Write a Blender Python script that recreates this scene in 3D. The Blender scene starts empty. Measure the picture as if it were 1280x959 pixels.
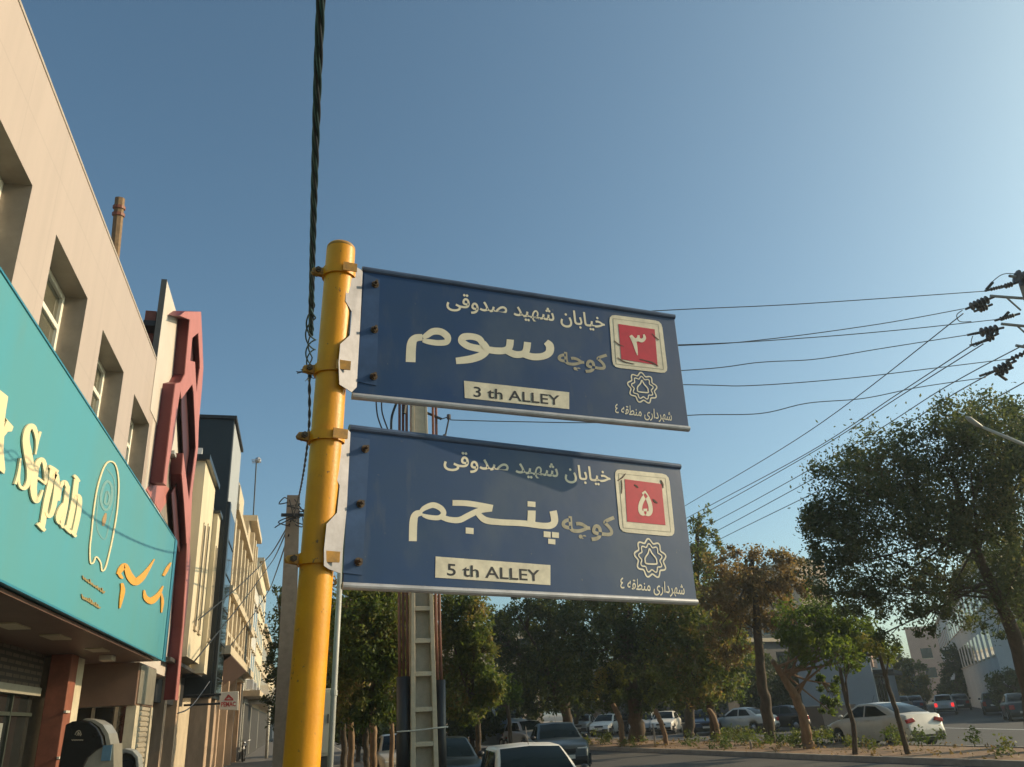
import bpy, math, random
import numpy as np
from mathutils import Vector, Matrix

S = bpy.context.scene
C = S.collection
R = math.radians

# ------------------------------------------------------------------ camera
F = 1000.0                                   # focal length in photo pixels (1280 wide)
_v1 = np.array([371 - 640.0, -(908 - 479.5), F])      # vanishing point of the street
_vz = np.array([510 - 640.0, 2479.5, F])              # vanishing point of the verticals
_Y = _v1 / np.linalg.norm(_v1)
_Z = _vz - _Y * (_vz @ _Y); _Z /= np.linalg.norm(_Z)
_X = -np.cross(_Y, _Z)
M = np.stack([_X, _Y, _Z])                   # world = M @ (right, up, forward)
O = np.array([0.0, 0.0, 1.6])
cam_d = bpy.data.cameras.new('camera'); cam = bpy.data.objects.new('camera', cam_d); C.objects.link(cam)
cam_d.sensor_fit = 'HORIZONTAL'; cam_d.sensor_width = 36; cam_d.lens = 36 * F / 1280
cam_d.clip_start = 0.05; cam_d.clip_end = 4000
r_, u_, f_ = M[:, 0], M[:, 1], M[:, 2]
cam.matrix_world = Matrix(((r_[0], u_[0], -f_[0], O[0]), (r_[1], u_[1], -f_[1], O[1]), (r_[2], u_[2], -f_[2], O[2]), (0, 0, 0, 1)))
S.camera = cam

# ------------------------------------------------------------------ light
SUN_AZ, SUN_EL = 92.5, 25.0                    # azimuth clockwise from the street direction
W = bpy.data.worlds.new('World'); S.world = W; W.use_nodes = True
nt = W.node_tree
sky = nt.nodes.new('ShaderNodeTexSky'); sky.sky_type = 'NISHITA'; sky.sun_disc = False
sky.sun_elevation = R(SUN_EL); sky.sun_rotation = R(SUN_AZ)
sky.air_density = 1.0; sky.dust_density = 9.0; sky.ozone_density = 1.0; sky.altitude = 1500
wb = nt.nodes.new('ShaderNodeMix'); wb.data_type = 'RGBA'; wb.blend_type = 'MULTIPLY'; wb.inputs[0].default_value = 1.0
wb.inputs[7].default_value = (0.83, 1.06, 1.01, 1)          # white balance of the sky light
nt.links.new(sky.outputs[0], wb.inputs[6]); nt.links.new(wb.outputs[2], nt.nodes['Background'].inputs[0])
nt.nodes['Background'].inputs[1].default_value = 0.150
sl = bpy.data.lights.new('sun', 'SUN'); so = bpy.data.objects.new('sun', sl); C.objects.link(so)
sl.energy = 4.9; sl.angle = R(0.5); sl.color = (1.0, 0.77, 0.49)
_s = Vector((math.sin(R(SUN_AZ)) * math.cos(R(SUN_EL)), math.cos(R(SUN_AZ)) * math.cos(R(SUN_EL)), math.sin(R(SUN_EL))))
so.rotation_euler = _s.to_track_quat('Z', 'Y').to_euler(); so.location = (40, 0, 60)
S.view_settings.view_transform = 'Standard'; S.view_settings.look = 'None'
S.view_settings.gamma = 1; S.view_settings.use_curve_mapping = False
S.view_settings.exposure = 0.0
S.render.engine = 'CYCLES'
S.cycles.max_bounces = 6; S.cycles.transparent_max_bounces = 8

# ------------------------------------------------------------------ pixel helpers (photo pixels -> real points)
def ray(x, y): return M @ np.array([x - 640.0, -(y - 479.5), F])
def dep(x, y, d): return O + ray(x, y) * (d / F)
def onx(x, y, X): d = ray(x, y); return O + d * ((X - O[0]) / d[0])
def ony(x, y, Y): d = ray(x, y); return O + d * ((Y - O[1]) / d[1])
def onz(x, y, Z): d = ray(x, y); return O + d * ((Z - O[2]) / d[2])

# ------------------------------------------------------------------ materials
MATS = {}
def mat(name, col, rough=0.7, metal=0.0, var=0.12, scale=6.0, bump=0.0, bscale=60.0, spec=0.4, streak=0.0, dirt=None, coat=0.0, chips=None):
    m = bpy.data.materials.new(name); m.use_nodes = True
    n = m.node_tree.nodes; l = m.node_tree.links
    b = n['Principled BSDF']
    b.inputs['Roughness'].default_value = rough; b.inputs['Metallic'].default_value = metal
    b.inputs['Specular IOR Level'].default_value = spec
    if coat: b.inputs['Coat Weight'].default_value = coat; b.inputs['Coat Roughness'].default_value = 0.05
    tc = n.new('ShaderNodeTexCoord'); co = tc.outputs['Object']
    if streak:
        mp = n.new('ShaderNodeMapping'); mp.inputs['Scale'].default_value = (1, 1, streak); l.new(co, mp.inputs[0]); co = mp.outputs[0]
    nz = n.new('ShaderNodeTexNoise'); nz.inputs['Scale'].default_value = scale; nz.inputs['Detail'].default_value = 8; nz.inputs['Roughness'].default_value = 0.65
    l.new(co, nz.inputs['Vector'])
    rp = n.new('ShaderNodeValToRGB'); rp.color_ramp.elements[0].position = 0.3; rp.color_ramp.elements[1].position = 0.7
    lo = dirt if dirt else tuple(max(0, c * (1 - var)) for c in col)
    rp.color_ramp.elements[0].color = (*lo, 1); rp.color_ramp.elements[1].color = (*[min(1, c * (1 + var * 0.6)) for c in col], 1)
    l.new(nz.outputs['Fac'], rp.inputs[0]); last = rp.outputs[0]
    for (cs, lo_, hi_, ccol, stretch) in (chips or []):                  # chips, stains, smudges with shapes of their own
        mp2 = n.new('ShaderNodeMapping'); mp2.inputs['Scale'].default_value = (1, 1, stretch); l.new(tc.outputs['Object'], mp2.inputs[0])
        n3 = n.new('ShaderNodeTexNoise'); n3.inputs['Scale'].default_value = cs; n3.inputs['Detail'].default_value = 5; n3.inputs['Roughness'].default_value = 0.6; l.new(mp2.outputs[0], n3.inputs['Vector'])
        mr = n.new('ShaderNodeMapRange'); mr.inputs[1].default_value = lo_; mr.inputs[2].default_value = hi_; l.new(n3.outputs['Fac'], mr.inputs[0])
        mx = n.new('ShaderNodeMix'); mx.data_type = 'RGBA'; l.new(mr.outputs[0], mx.inputs[0]); l.new(last, mx.inputs[6]); mx.inputs[7].default_value = (*ccol, 1); last = mx.outputs[2]
    l.new(last, b.inputs['Base Color'])
    if bump:
        n2 = n.new('ShaderNodeTexNoise'); n2.inputs['Scale'].default_value = bscale; n2.inputs['Detail'].default_value = 6
        l.new(tc.outputs['Object'], n2.inputs['Vector'])
        bp = n.new('ShaderNodeBump'); bp.inputs['Strength'].default_value = bump; bp.inputs['Distance'].default_value = 0.02
        l.new(n2.outputs['Fac'], bp.inputs['Height']); l.new(bp.outputs[0], b.inputs['Normal'])
    MATS[name] = m
    return m

def leafmat(name, cols, pscale=0.6, trans=0.35):
    m = bpy.data.materials.new(name); m.use_nodes = True
    n = m.node_tree.nodes; l = m.node_tree.links; n.clear()
    out = n.new('ShaderNodeOutputMaterial'); mix = n.new('ShaderNodeMixShader'); mix.inputs[0].default_value = trans
    d = n.new('ShaderNodeBsdfPrincipled'); d.inputs['Roughness'].default_value = 0.55; d.inputs['Specular IOR Level'].default_value = 0.25
    t = n.new('ShaderNodeBsdfTranslucent')
    g = n.new('ShaderNodeNewGeometry'); tc = n.new('ShaderNodeTexCoord')
    nz = n.new('ShaderNodeTexNoise'); nz.inputs['Scale'].default_value = pscale; nz.inputs['Detail'].default_value = 3
    l.new(tc.outputs['Object'], nz.inputs['Vector'])
    ma = n.new('ShaderNodeMath'); ma.operation = 'MULTIPLY_ADD'; ma.inputs[1].default_value = 0.45; 
    l.new(g.outputs['Random Per Island'], ma.inputs[0])
    m2 = n.new('ShaderNodeMath'); m2.operation = 'MULTIPLY_ADD'; m2.inputs[1].default_value = 2.2; m2.inputs[2].default_value = -0.82
    l.new(nz.outputs['Fac'], m2.inputs[0]); l.new(m2.outputs[0], ma.inputs[2])
    rp = n.new('ShaderNodeValToRGB')
    els = rp.color_ramp.elements
    els[0].color = (*cols[0], 1); els[0].position = 0.0; els[1].color = (*cols[-1], 1); els[1].position = 1.0
    for i, c in enumerate(cols[1:-1]):
        e = els.new((i + 1) / (len(cols) - 1)); e.color = (*c, 1)
    l.new(ma.outputs[0], rp.inputs[0]); l.new(rp.outputs[0], d.inputs['Base Color']); gn = n.new('ShaderNodeMix'); gn.data_type = 'RGBA'; gn.blend_type = 'MULTIPLY'; gn.inputs[0].default_value = 1.0; gn.inputs[7].default_value = (1.5, 1.5, 0.8, 1)
    l.new(rp.outputs[0], gn.inputs[6]); l.new(gn.outputs[2], t.inputs['Color'])
    l.new(d.outputs[0], mix.inputs[1]); l.new(t.outputs[0], mix.inputs[2]); l.new(mix.outputs[0], out.inputs[0])
    return m

yellow = mat('yellow_paint', (0.66, 0.29, 0.006), 0.42, var=0.12, scale=9, bump=0.06, bscale=120, dirt=(0.58, 0.24, 0.008), spec=0.35, chips=[(9, .56, .74, (0.40, 0.19, 0.02), .12), (55, .66, .70, (0.16, 0.085, 0.03), .8), (22, .70, .73, (0.72, 0.50, 0.20), .5)])
yellow_old = mat('yellow_paint_worn', (0.55, 0.27, 0.04), 0.55, var=0.3, scale=30, dirt=(0.2, 0.12, 0.05))
rust = mat('rusty_bolt', (0.10, 0.07, 0.045), 0.7, var=0.5, scale=90)
galv = mat('galvanised_sheet', (0.42, 0.42, 0.44), 0.45, 0.35, var=0.25, scale=25)
galv_dull = mat('weathered_galvanised_plate', (0.13, 0.133, 0.16), 0.5, 0.2, var=0.3, scale=25)
galv_dark = mat('dull_steel', (0.2, 0.2, 0.2), 0.5, 0.5, var=0.3, scale=60)
blue = mat('sign_blue_film', (0.008, 0.034, 0.110), 0.38, var=0.25, scale=5, dirt=(0.018, 0.046, 0.110), spec=0.5, bump=0.10, bscale=5, chips=[(3.5, .52, .80, (0.056, 0.080, 0.125), .6), (14, .60, .78, (0.045, 0.066, 0.115), .25), (60, .70, .74, (0.09, 0.10, 0.12), 1)])
blue_strip = mat('sign_strip_film', (0.040, 0.075, 0.165), 0.34, var=0.3, scale=12, spec=0.5)
blue_rail = mat('sign_rail_paint', (0.06, 0.09, 0.16), 0.4, var=0.3, scale=20)
alu = mat('bare_aluminium_rail', (0.42, 0.42, 0.44), 0.42, 0.3, var=0.25, scale=18)
letter = mat('faded_cream_film', (0.70, 0.64, 0.50), 0.5, var=0.12, scale=20)
letter_old = mat('worn_brown_letter', (0.34, 0.31, 0.23), 0.55, var=0.3, scale=40)
plate_cream = mat('cream_plate', (0.66, 0.60, 0.47), 0.5, var=0.22, scale=25)
plate_red = mat('red_number_field', (0.47, 0.012, 0.035), 0.42, var=0.15, scale=30)
ink = mat('black_ink', (0.02, 0.022, 0.03), 0.6)
scratch = mat('dark_scratch', (0.10, 0.06, 0.05), 0.8)
cable_m = mat('black_cable', (0.018, 0.022, 0.024), 0.55, var=0.4, scale=30)
cable_g = mat('green_cable_strand', (0.012, 0.035, 0.032), 0.5, var=0.4, scale=30)
wire_m = mat('grey_wire', (0.10, 0.11, 0.12), 0.5, var=0.1)
beige_wall = mat('beige_panel_wall', (0.50, 0.405, 0.32), 0.55, var=0.06, scale=1.5)
reveal_m = mat('window_reveal_metal', (0.32, 0.27, 0.22), 0.4, 0.25, var=0.12, scale=6)
whiteframe = mat('white_window_frame', (0.74, 0.70, 0.6), 0.4, var=0.05)
glass = mat('window_glass', (0.09, 0.085, 0.06), 0.06, var=0.3, scale=2, spec=0.8)
carglass = mat('car_glass', (0.006, 0.011, 0.012), 0.05, var=0.3, scale=2, spec=0.10)
dkglass = mat('dark_glass', (0.018, 0.02, 0.02), 0.06, var=0.3, scale=3, spec=0.7)
teal = mat('turquoise_sign_face', (0.066, 0.262, 0.315), 0.42, var=0.16, scale=0.7, streak=0.35, dirt=(0.092, 0.268, 0.275), chips=[(2.0, .60, .85, (0.12, 0.25, 0.235), .2)])
teal_edge = mat('turquoise_sign_edge', (0.03, 0.19, 0.27), 0.4, var=0.1)
cream = mat('cream_raised_letter', (0.74, 0.60, 0.36), 0.45, var=0.06)
gold = mat('gold_raised_letter', (0.70, 0.33, 0.035), 0.4, var=0.1)
faint = mat('faint_emblem_print', (0.17, 0.31, 0.30), 0.5, var=0.2, scale=30)
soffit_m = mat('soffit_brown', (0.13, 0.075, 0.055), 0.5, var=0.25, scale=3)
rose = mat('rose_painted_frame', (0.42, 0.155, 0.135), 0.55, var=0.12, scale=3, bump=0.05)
maroon = mat('maroon_side_shade', (0.16, 0.034, 0.036), 0.5, var=0.12, scale=3)  # frame sides in a darker red than the fronts, deepening their shade
white_wall = mat('white_render', (0.51, 0.455, 0.40), 0.7, var=0.07, scale=2)
cream_wall = mat('cream_stone_wall', (0.60, 0.52, 0.37), 0.7, var=0.16, scale=1.2, streak=0.25)
tan_wall = mat('tan_stone_wall', (0.48, 0.395, 0.28), 0.75, var=0.18, scale=1.5, bump=0.2, bscale=8)
tan_trim = mat('tan_stone_trim', (0.53, 0.44, 0.31), 0.7, var=0.15, scale=3)
darkclad = mat('dark_cladding', (0.022, 0.027, 0.030), 0.35, var=0.2, scale=2)
greyclad = mat('pale_cladding', (0.38, 0.38, 0.37), 0.45, var=0.1, scale=2)
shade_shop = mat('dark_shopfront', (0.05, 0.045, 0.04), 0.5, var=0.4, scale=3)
stone_pillar = mat('stone_pillar', (0.44, 0.31, 0.21), 0.6, var=0.25, scale=4, streak=0.3)
oxide = mat('rust_red_column', (0.22, 0.075, 0.045), 0.6, var=0.25, scale=6)
stone_white = mat('cream_marble', (0.55, 0.48, 0.35), 0.5, var=0.2, scale=5)
brownpanel = mat('brown_metal_panel', (0.20, 0.125, 0.09), 0.42, 0.1, var=0.15, scale=2)
shutter_m = mat('roller_shutter', (0.40, 0.35, 0.27), 0.5, 0.2, var=0.15, scale=5)
atm_black = mat('black_gloss_hood', (0.014, 0.013, 0.012), 0.22, var=0.2, spec=0.5)
steel = mat('brushed_steel', (0.5, 0.45, 0.36), 0.3, 0.6, var=0.2, scale=6)
screen_blue = mat('machine_screen', (0.12, 0.22, 0.30), 0.2, var=0.2, scale=8)
grey_plastic = mat('grey_plastic', (0.24, 0.24, 0.22), 0.45, var=0.1)
signwhite = mat('white_sign_face', (0.62, 0.58, 0.50), 0.5, var=0.05)
signred = mat('red_sign_print', (0.42, 0.05, 0.045), 0.5, var=0.1)
concrete = mat('concrete_pole', (0.46, 0.385, 0.28), 0.8, var=0.18, scale=5, bump=0.2, bscale=40)
concrete_d = mat('weathered_concrete', (0.27, 0.235, 0.19), 0.85, var=0.2, scale=6, bump=0.25, bscale=40)
conduit = mat('red_brown_conduit', (0.17, 0.07, 0.045), 0.5, var=0.2, scale=10)
blackpipe = mat('black_plastic_pipe', (0.022, 0.022, 0.024), 0.45, var=0.2)
strap_m = mat('pale_strap', (0.5, 0.48, 0.42), 0.5)
cabinet_m = mat('pale_grey_cabinet', (0.46, 0.42, 0.34), 0.5, var=0.12, scale=3)
greypost = mat('grey_steel_post', (0.34, 0.34, 0.31), 0.5, 0.1, var=0.15)
porcelain = mat('brown_insulator', (0.07, 0.055, 0.05), 0.3, var=0.2)
asphalt = mat('asphalt', (0.072, 0.068, 0.062), 0.85, var=0.25, scale=0.8, bump=0.3, bscale=60)
paver = mat('sidewalk_pavers', (0.26, 0.23, 0.20), 0.8, var=0.25, scale=2)
kerb_m = mat('kerb_concrete', (0.30, 0.27, 0.23), 0.85, var=0.25, scale=3, bump=0.2)
soil = mat('dry_soil', (0.24, 0.155, 0.095), 0.95, var=0.35, scale=3, bump=0.8, bscale=12)
earth = mat('earth', (0.16, 0.13, 0.10), 0.95, var=0.2, scale=0.3)
roadwhite = mat('road_paint', (0.62, 0.62, 0.60), 0.6, var=0.2, scale=8)
bark = mat('bark', (0.085, 0.062, 0.042), 0.9, var=0.4, scale=9, bump=0.6, bscale=30, streak=0.3)
bark_pale = mat('pale_bark', (0.24, 0.155, 0.09), 0.85, var=0.35, scale=7, bump=0.4, bscale=30, streak=0.3)
farwall_grey = mat('blue_grey_wall', (0.30, 0.31, 0.32), 0.8, var=0.1, scale=0.7)
farwall_tan = mat('far_tan_wall', (0.42, 0.33, 0.24), 0.8, var=0.12, scale=0.5)
farwall_pale = mat('far_pale_wall', (0.50, 0.49, 0.46), 0.8, var=0.12, scale=0.5)
farwall_pink = mat('far_pink_wall', (0.45, 0.30, 0.23), 0.8, var=0.12, scale=0.5)
farwall_dark = mat('far_dark_wall', (0.14, 0.13, 0.12), 0.8, var=0.3, scale=0.4)
tyre_m = mat('tyre_rubber', (0.018, 0.018, 0.018), 0.85)
rim_m = mat('wheel_rim', (0.35, 0.35, 0.36), 0.3, 0.7)
trim_m = mat('black_trim', (0.025, 0.025, 0.026), 0.5)
lampglass = mat('headlamp_lens', (0.55, 0.55, 0.52), 0.15, spec=0.8)
redlens = mat('tail_lamp_lens', (0.35, 0.015, 0.015), 0.2, spec=0.7)
def emis(name, col, st):
    m = mat(name, col, 0.2); b = m.node_tree.nodes['Principled BSDF']
    b.inputs['Emission Color'].default_value = (*col, 1); b.inputs['Emission Strength'].default_value = st
    return m
braklamp = emis('lit_brake_lamp', (0.9, 0.03, 0.03), 1.2)
def paint(name, col, metal=0.1): return mat(name, col, 0.32, metal, var=0.10, scale=3, spec=0.35, coat=0.25)

def brickmat(name, c1, c2, mortar, sx, sy, bump=0.4, rough=0.8, stain=0.25):
    m = bpy.data.materials.new(name); m.use_nodes = True
    n = m.node_tree.nodes; l = m.node_tree.links; b = n['Principled BSDF']; b.inputs['Roughness'].default_value = rough
    tc = n.new('ShaderNodeTexCoord'); mp = n.new('ShaderNodeMapping'); l.new(tc.outputs['Object'], mp.inputs[0])
    sep = n.new('ShaderNodeSeparateXYZ'); cmb = n.new('ShaderNodeCombineXYZ'); l.new(mp.outputs[0], sep.inputs[0])
    l.new(sep.outputs['Y'], cmb.inputs['X']); l.new(sep.outputs['Z'], cmb.inputs['Y'])
    br = n.new('ShaderNodeTexBrick'); br.inputs['Color1'].default_value = (*c1, 1); br.inputs['Color2'].default_value = (*c2, 1); br.inputs['Mortar'].default_value = (*mortar, 1)
    br.inputs['Scale'].default_value = 1; br.inputs['Brick Width'].default_value = sx; br.inputs['Row Height'].default_value = sy; br.inputs['Mortar Size'].default_value = 0.02 * sy / 0.08
    l.new(cmb.outputs[0], br.inputs['Vector'])
    m2 = n.new('ShaderNodeMapping'); m2.inputs['Scale'].default_value = (1, 1, .12); l.new(tc.outputs['Object'], m2.inputs[0])
    ns = n.new('ShaderNodeTexNoise'); ns.inputs['Scale'].default_value = 2.2; ns.inputs['Detail'].default_value = 7; ns.inputs['Roughness'].default_value = .7; l.new(m2.outputs[0], ns.inputs['Vector'])
    mr = n.new('ShaderNodeMapRange'); mr.inputs[1].default_value = .42; mr.inputs[2].default_value = .75; mr.inputs[3].default_value = 0; mr.inputs[4].default_value = stain; l.new(ns.outputs['Fac'], mr.inputs[0])
    mx = n.new('ShaderNodeMix'); mx.data_type = 'RGBA'; l.new(mr.outputs[0], mx.inputs[0]); l.new(br.outputs['Color'], mx.inputs[6]); mx.inputs[7].default_value = (*[c * .55 for c in c1], 1); l.new(mx.outputs[2], b.inputs['Base Color'])
    bp = n.new('ShaderNodeBump'); bp.inputs['Strength'].default_value = bump; bp.inputs['Distance'].default_value = 0.02; bp.invert = True
    l.new(br.outputs['Fac'], bp.inputs['Height']); l.new(bp.outputs[0], b.inputs['Normal'])
    return m
brick_dark = brickmat('dark_brick', (0.10, 0.075, 0.055), (0.075, 0.055, 0.04), (0.025, 0.02, 0.018), 0.32, 0.09)

green_olive = leafmat('leaves_olive', [(0.065, 0.085, 0.020), (0.11, 0.13, 0.03), (0.18, 0.18, 0.045), (0.26, 0.19, 0.065)], trans=.45)
green_dark = leafmat('leaves_dark', [(0.028, 0.044, 0.018), (0.050, 0.072, 0.024), (0.11, 0.125, 0.036)], trans=.4)
green_bright = leafmat('leaves_bright', [(0.050, 0.080, 0.018), (0.085, 0.125, 0.026), (0.155, 0.19, 0.04)], trans=.5)
brown_dry = leafmat('leaves_dry', [(0.105, 0.085, 0.038), (0.18, 0.125, 0.065), (0.25, 0.165, 0.088), (0.13, 0.12, 0.045)], trans=.4)
shrub_green = leafmat('leaves_shrub', [(0.040, 0.066, 0.018), (0.070, 0.105, 0.026), (0.12, 0.14, 0.036), (0.12, 0.10, 0.04)], trans=.4)
green_grey = leafmat('leaves_grey_green', [(0.042, 0.062, 0.036), (0.066, 0.092, 0.050), (0.105, 0.125, 0.062), (0.15, 0.14, 0.07)], trans=.45)
mixed_dry = leafmat('leaves_half_dry', [(0.048, 0.078, 0.020), (0.085, 0.122, 0.032), (0.15, 0.155, 0.045), (0.24, 0.16, 0.07)], pscale=0.9, trans=.45)

# ------------------------------------------------------------------ mesh helpers
class MB:
    def __init__(s): s.v = []; s.f = []
    def add(s, vs, fs):
        o = len(s.v); s.v += [tuple(map(float, p)) for p in vs]; s.f += [tuple(i + o for i in f) for f in fs]; return s
    def box(s, lo, hi):
        x0, y0, z0 = lo; x1, y1, z1 = hi
        if x0 > x1: x0, x1 = x1, x0
        if y0 > y1: y0, y1 = y1, y0
        if z0 > z1: z0, z1 = z1, z0
        return s.add([(x0, y0, z0), (x1, y0, z0), (x1, y1, z0), (x0, y1, z0), (x0, y0, z1), (x1, y0, z1), (x1, y1, z1), (x0, y1, z1)],
                     [(0, 3, 2, 1), (4, 5, 6, 7), (0, 1, 5, 4), (1, 2, 6, 5), (2, 3, 7, 6), (3, 0, 4, 7)])
    def prism(s, poly, ext):
        poly = [np.array(p, float) for p in poly]; e = np.array(ext, float); n = len(poly)
        nrm = sum((np.cross(poly[i] - poly[0], poly[(i + 1) % n] - poly[0]) for i in range(n)), np.zeros(3))
        if nrm @ e > 0: poly = poly[::-1]
        return s.add(list(poly) + [p + e for p in poly],
                     [tuple(range(n)), tuple(range(2 * n - 1, n - 1, -1))] + [(i, i + n, (i + 1) % n + n, (i + 1) % n) for i in range(n)])
    def tube(s, pts, rad, n=8, cap=True):
        pts = [np.array(p, float) for p in pts]; k = len(pts)
        rad = [rad] * k if np.isscalar(rad) else rad
        vs = []; ref = None
        for i in range(k):
            t = pts[min(i + 1, k - 1)] - pts[max(i - 1, 0)]; t = t / (np.linalg.norm(t) + 1e-9)
            if ref is None: ref = np.array([0, 0, 1.0]) if abs(t[2]) < 0.9 else np.array([0, 1.0, 0])
            a = ref - t * (ref @ t); a /= np.linalg.norm(a) + 1e-9; ref = a
            b = np.cross(t, a)
            for j in range(n):
                q = 2 * math.pi * j / n; vs.append(pts[i] + rad[i] * (math.cos(q) * a + math.sin(q) * b))
        fs = [(i * n + j, i * n + (j + 1) % n, (i + 1) * n + (j + 1) % n, (i + 1) * n + j) for i in range(k - 1) for j in range(n)]
        if cap: fs += [tuple(range(n - 1, -1, -1)), tuple((k - 1) * n + j for j in range(n))]
        return s.add(vs, fs)
    def grid(s, rows):
        r = len(rows); c = len(rows[0])
        return s.add([p for row in rows for p in row], [(i * c + j, i * c + j + 1, (i + 1) * c + j + 1, (i + 1) * c + j) for i in range(r - 1) for j in range(c - 1)])
    def ball(s, c, r, nu=10, nv=7):
        rr = (r, r, r) if np.isscalar(r) else r
        rows = [[(c[0] + rr[0] * math.sin(math.pi * i / nv) * math.cos(2 * math.pi * j / nu), c[1] + rr[1] * math.sin(math.pi * i / nv) * math.sin(2 * math.pi * j / nu), c[2] + rr[2] * math.cos(math.pi * i / nv)) for j in range(nu + 1)] for i in range(nv + 1)]
        return s.grid(rows)

WL = {}
def thing(name, label, cat, loc, group=None, kind=None):
    o = bpy.data.objects.new(name, None); C.objects.link(o); o.location = tuple(map(float, loc)); o.empty_display_size = 0.2
    WL[o.name] = np.array(loc, float)
    tag(o, label, cat, group, kind); return o
def tag(o, label=None, cat=None, group=None, kind=None):
    if label: o['label'] = label
    if cat: o['category'] = cat
    if group: o['group'] = group
    if kind: o['kind'] = kind
    return o
def obj(name, mb, m, parent=None, smooth=False, base=None):
    """verts of mb are world coordinates"""
    vs = np.array(mb.v, float)
    if parent is not None: org = WL[parent.name]
    elif base is not None: org = np.array(base, float)
    else: org = np.array([(vs[:, 0].min() + vs[:, 0].max()) / 2, (vs[:, 1].min() + vs[:, 1].max()) / 2, vs[:, 2].min()])
    me = bpy.data.meshes.new(name); me.from_pydata((vs - org).tolist(), [], mb.f); me.update()
    me.materials.append(m)
    if smooth: me.polygons.foreach_set('use_smooth', [True] * len(me.polygons))
    o = bpy.data.objects.new(name, me); C.objects.link(o)
    if parent is not None: o.parent = parent
    else: o.location = tuple(org)
    WL[o.name] = org
    return o
def bevel(o, w=0.01, seg=2, ang=30):
    b = o.modifiers.new('bevel', 'BEVEL'); b.width = w; b.segments = seg; b.limit_method = 'ANGLE'; b.angle_limit = R(ang); return o
def struct(name, mb, m): return tag(obj(name, mb, m), kind='structure')

def catmull(pts, per=8, closed=False):
    P = [np.array(p, float) for p in pts]
    if len(P) == 2: return [P[0] + (P[1] - P[0]) * t for t in np.linspace(0, 1, 3)]
    n = len(P); out = []
    rng = range(n) if closed else range(n - 1)
    for i in rng:
        p0 = P[(i - 1) % n] if closed else P[max(i - 1, 0)]
        p1 = P[i]; p2 = P[(i + 1) % n]; p3 = P[(i + 2) % n] if closed else P[min(i + 2, n - 1)]
        for t in np.linspace(0, 1, per, endpoint=False):
            out.append(0.5 * ((2 * p1) + (-p0 + p2) * t + (2 * p0 - 5 * p1 + 4 * p2 - p3) * t * t + (-p0 + 3 * p1 - 3 * p2 + p3) * t ** 3))
    out.append(P[0] if closed else P[-1])
    return out

# ------------------------------------------------------------------ flat lettering
class Plane:
    """a real flat face; px() finds the point of the face seen at a photo pixel"""
    def __init__(s, o, ex, ey):
        s.o = np.array(o, float); s.ex = np.array(ex, float); s.ey = np.array(ey, float)
        n = np.cross(s.ex, s.ey); n /= np.linalg.norm(n); s.n = n if n @ (O - s.o) > 0 else -n
    def px(s, x, y, h=0.0):
        d = ray(x, y); o = s.o + s.n * h; return O + d * (((o - O) @ s.n) / (d @ s.n))
def stroke(mb, pl, pts, h0, h1, wd=None, closed=False, per=8, sc=1.0, off=(0, 0)):
    """a brush stroke given in pixels of a zoomed crop (x, y, width), laid as a thin solid on plane pl"""
    P = catmull([(p[0], p[1], (p[2] if len(p) > 2 else wd)) for p in pts], per, closed)
    L, Rr = [], []
    k = len(P)
    for i in range(k):
        if closed: t = P[(i + 1) % (k - 1)][:2] - P[(i - 1) % (k - 1)][:2]
        else: t = P[min(i + 1, k - 1)][:2] - P[max(i - 1, 0)][:2]
        t = t / (np.linalg.norm(t) + 1e-9); n = np.array([-t[1], t[0]]); w = P[i][2] / 2
        for A, sg in ((L, 1), (Rr, -1)):
            q = P[i][:2] + sg * n * w; A.append(q / sc + np.array(off))
    top = []; bot = []
    for a, b in zip(L, Rr):
        top.append((pl.px(a[0], a[1], h1), pl.px(b[0], b[1], h1)))
    dn = pl.n * (h1 - h0)
    vs = []; fs = []
    for a, b in top: vs += [a, b, b - dn, a - dn]
    for i in range(k - 1):
        o = i * 4; q = o + 4
        fs += [(o, q, q + 1, o + 1), (o + 1, q + 1, q + 2, o + 2), (o + 3, o, q, q + 3)[::1]]
        fs[-1] = (o + 3, q + 3, q, o)
    fs += [(0, 1, 2, 3), ((k - 1) * 4 + 3, (k - 1) * 4 + 2, (k - 1) * 4 + 1, (k - 1) * 4)]
    mb.add(vs, fs)
def flat(mb, pl, poly, h0, h1, sc=1.0, off=(0, 0)):
    P = [pl.px(p[0] / sc + off[0], p[1] / sc + off[1], h1) for p in poly]
    mb.prism(P, pl.n * (h0 - h1))
def rounded(poly, r=0.12, n=4):
    out = []; k = len(poly); P = [np.array(p, float) for p in poly]
    for i in range(k):
        a = P[i] + (P[i - 1] - P[i]) * r; b = P[i] + (P[(i + 1) % k] - P[i]) * r
        for t in np.linspace(0, 1, n): out.append((1 - t) ** 2 * a + 2 * t * (1 - t) * P[i] + t * t * b)
    return out
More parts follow.
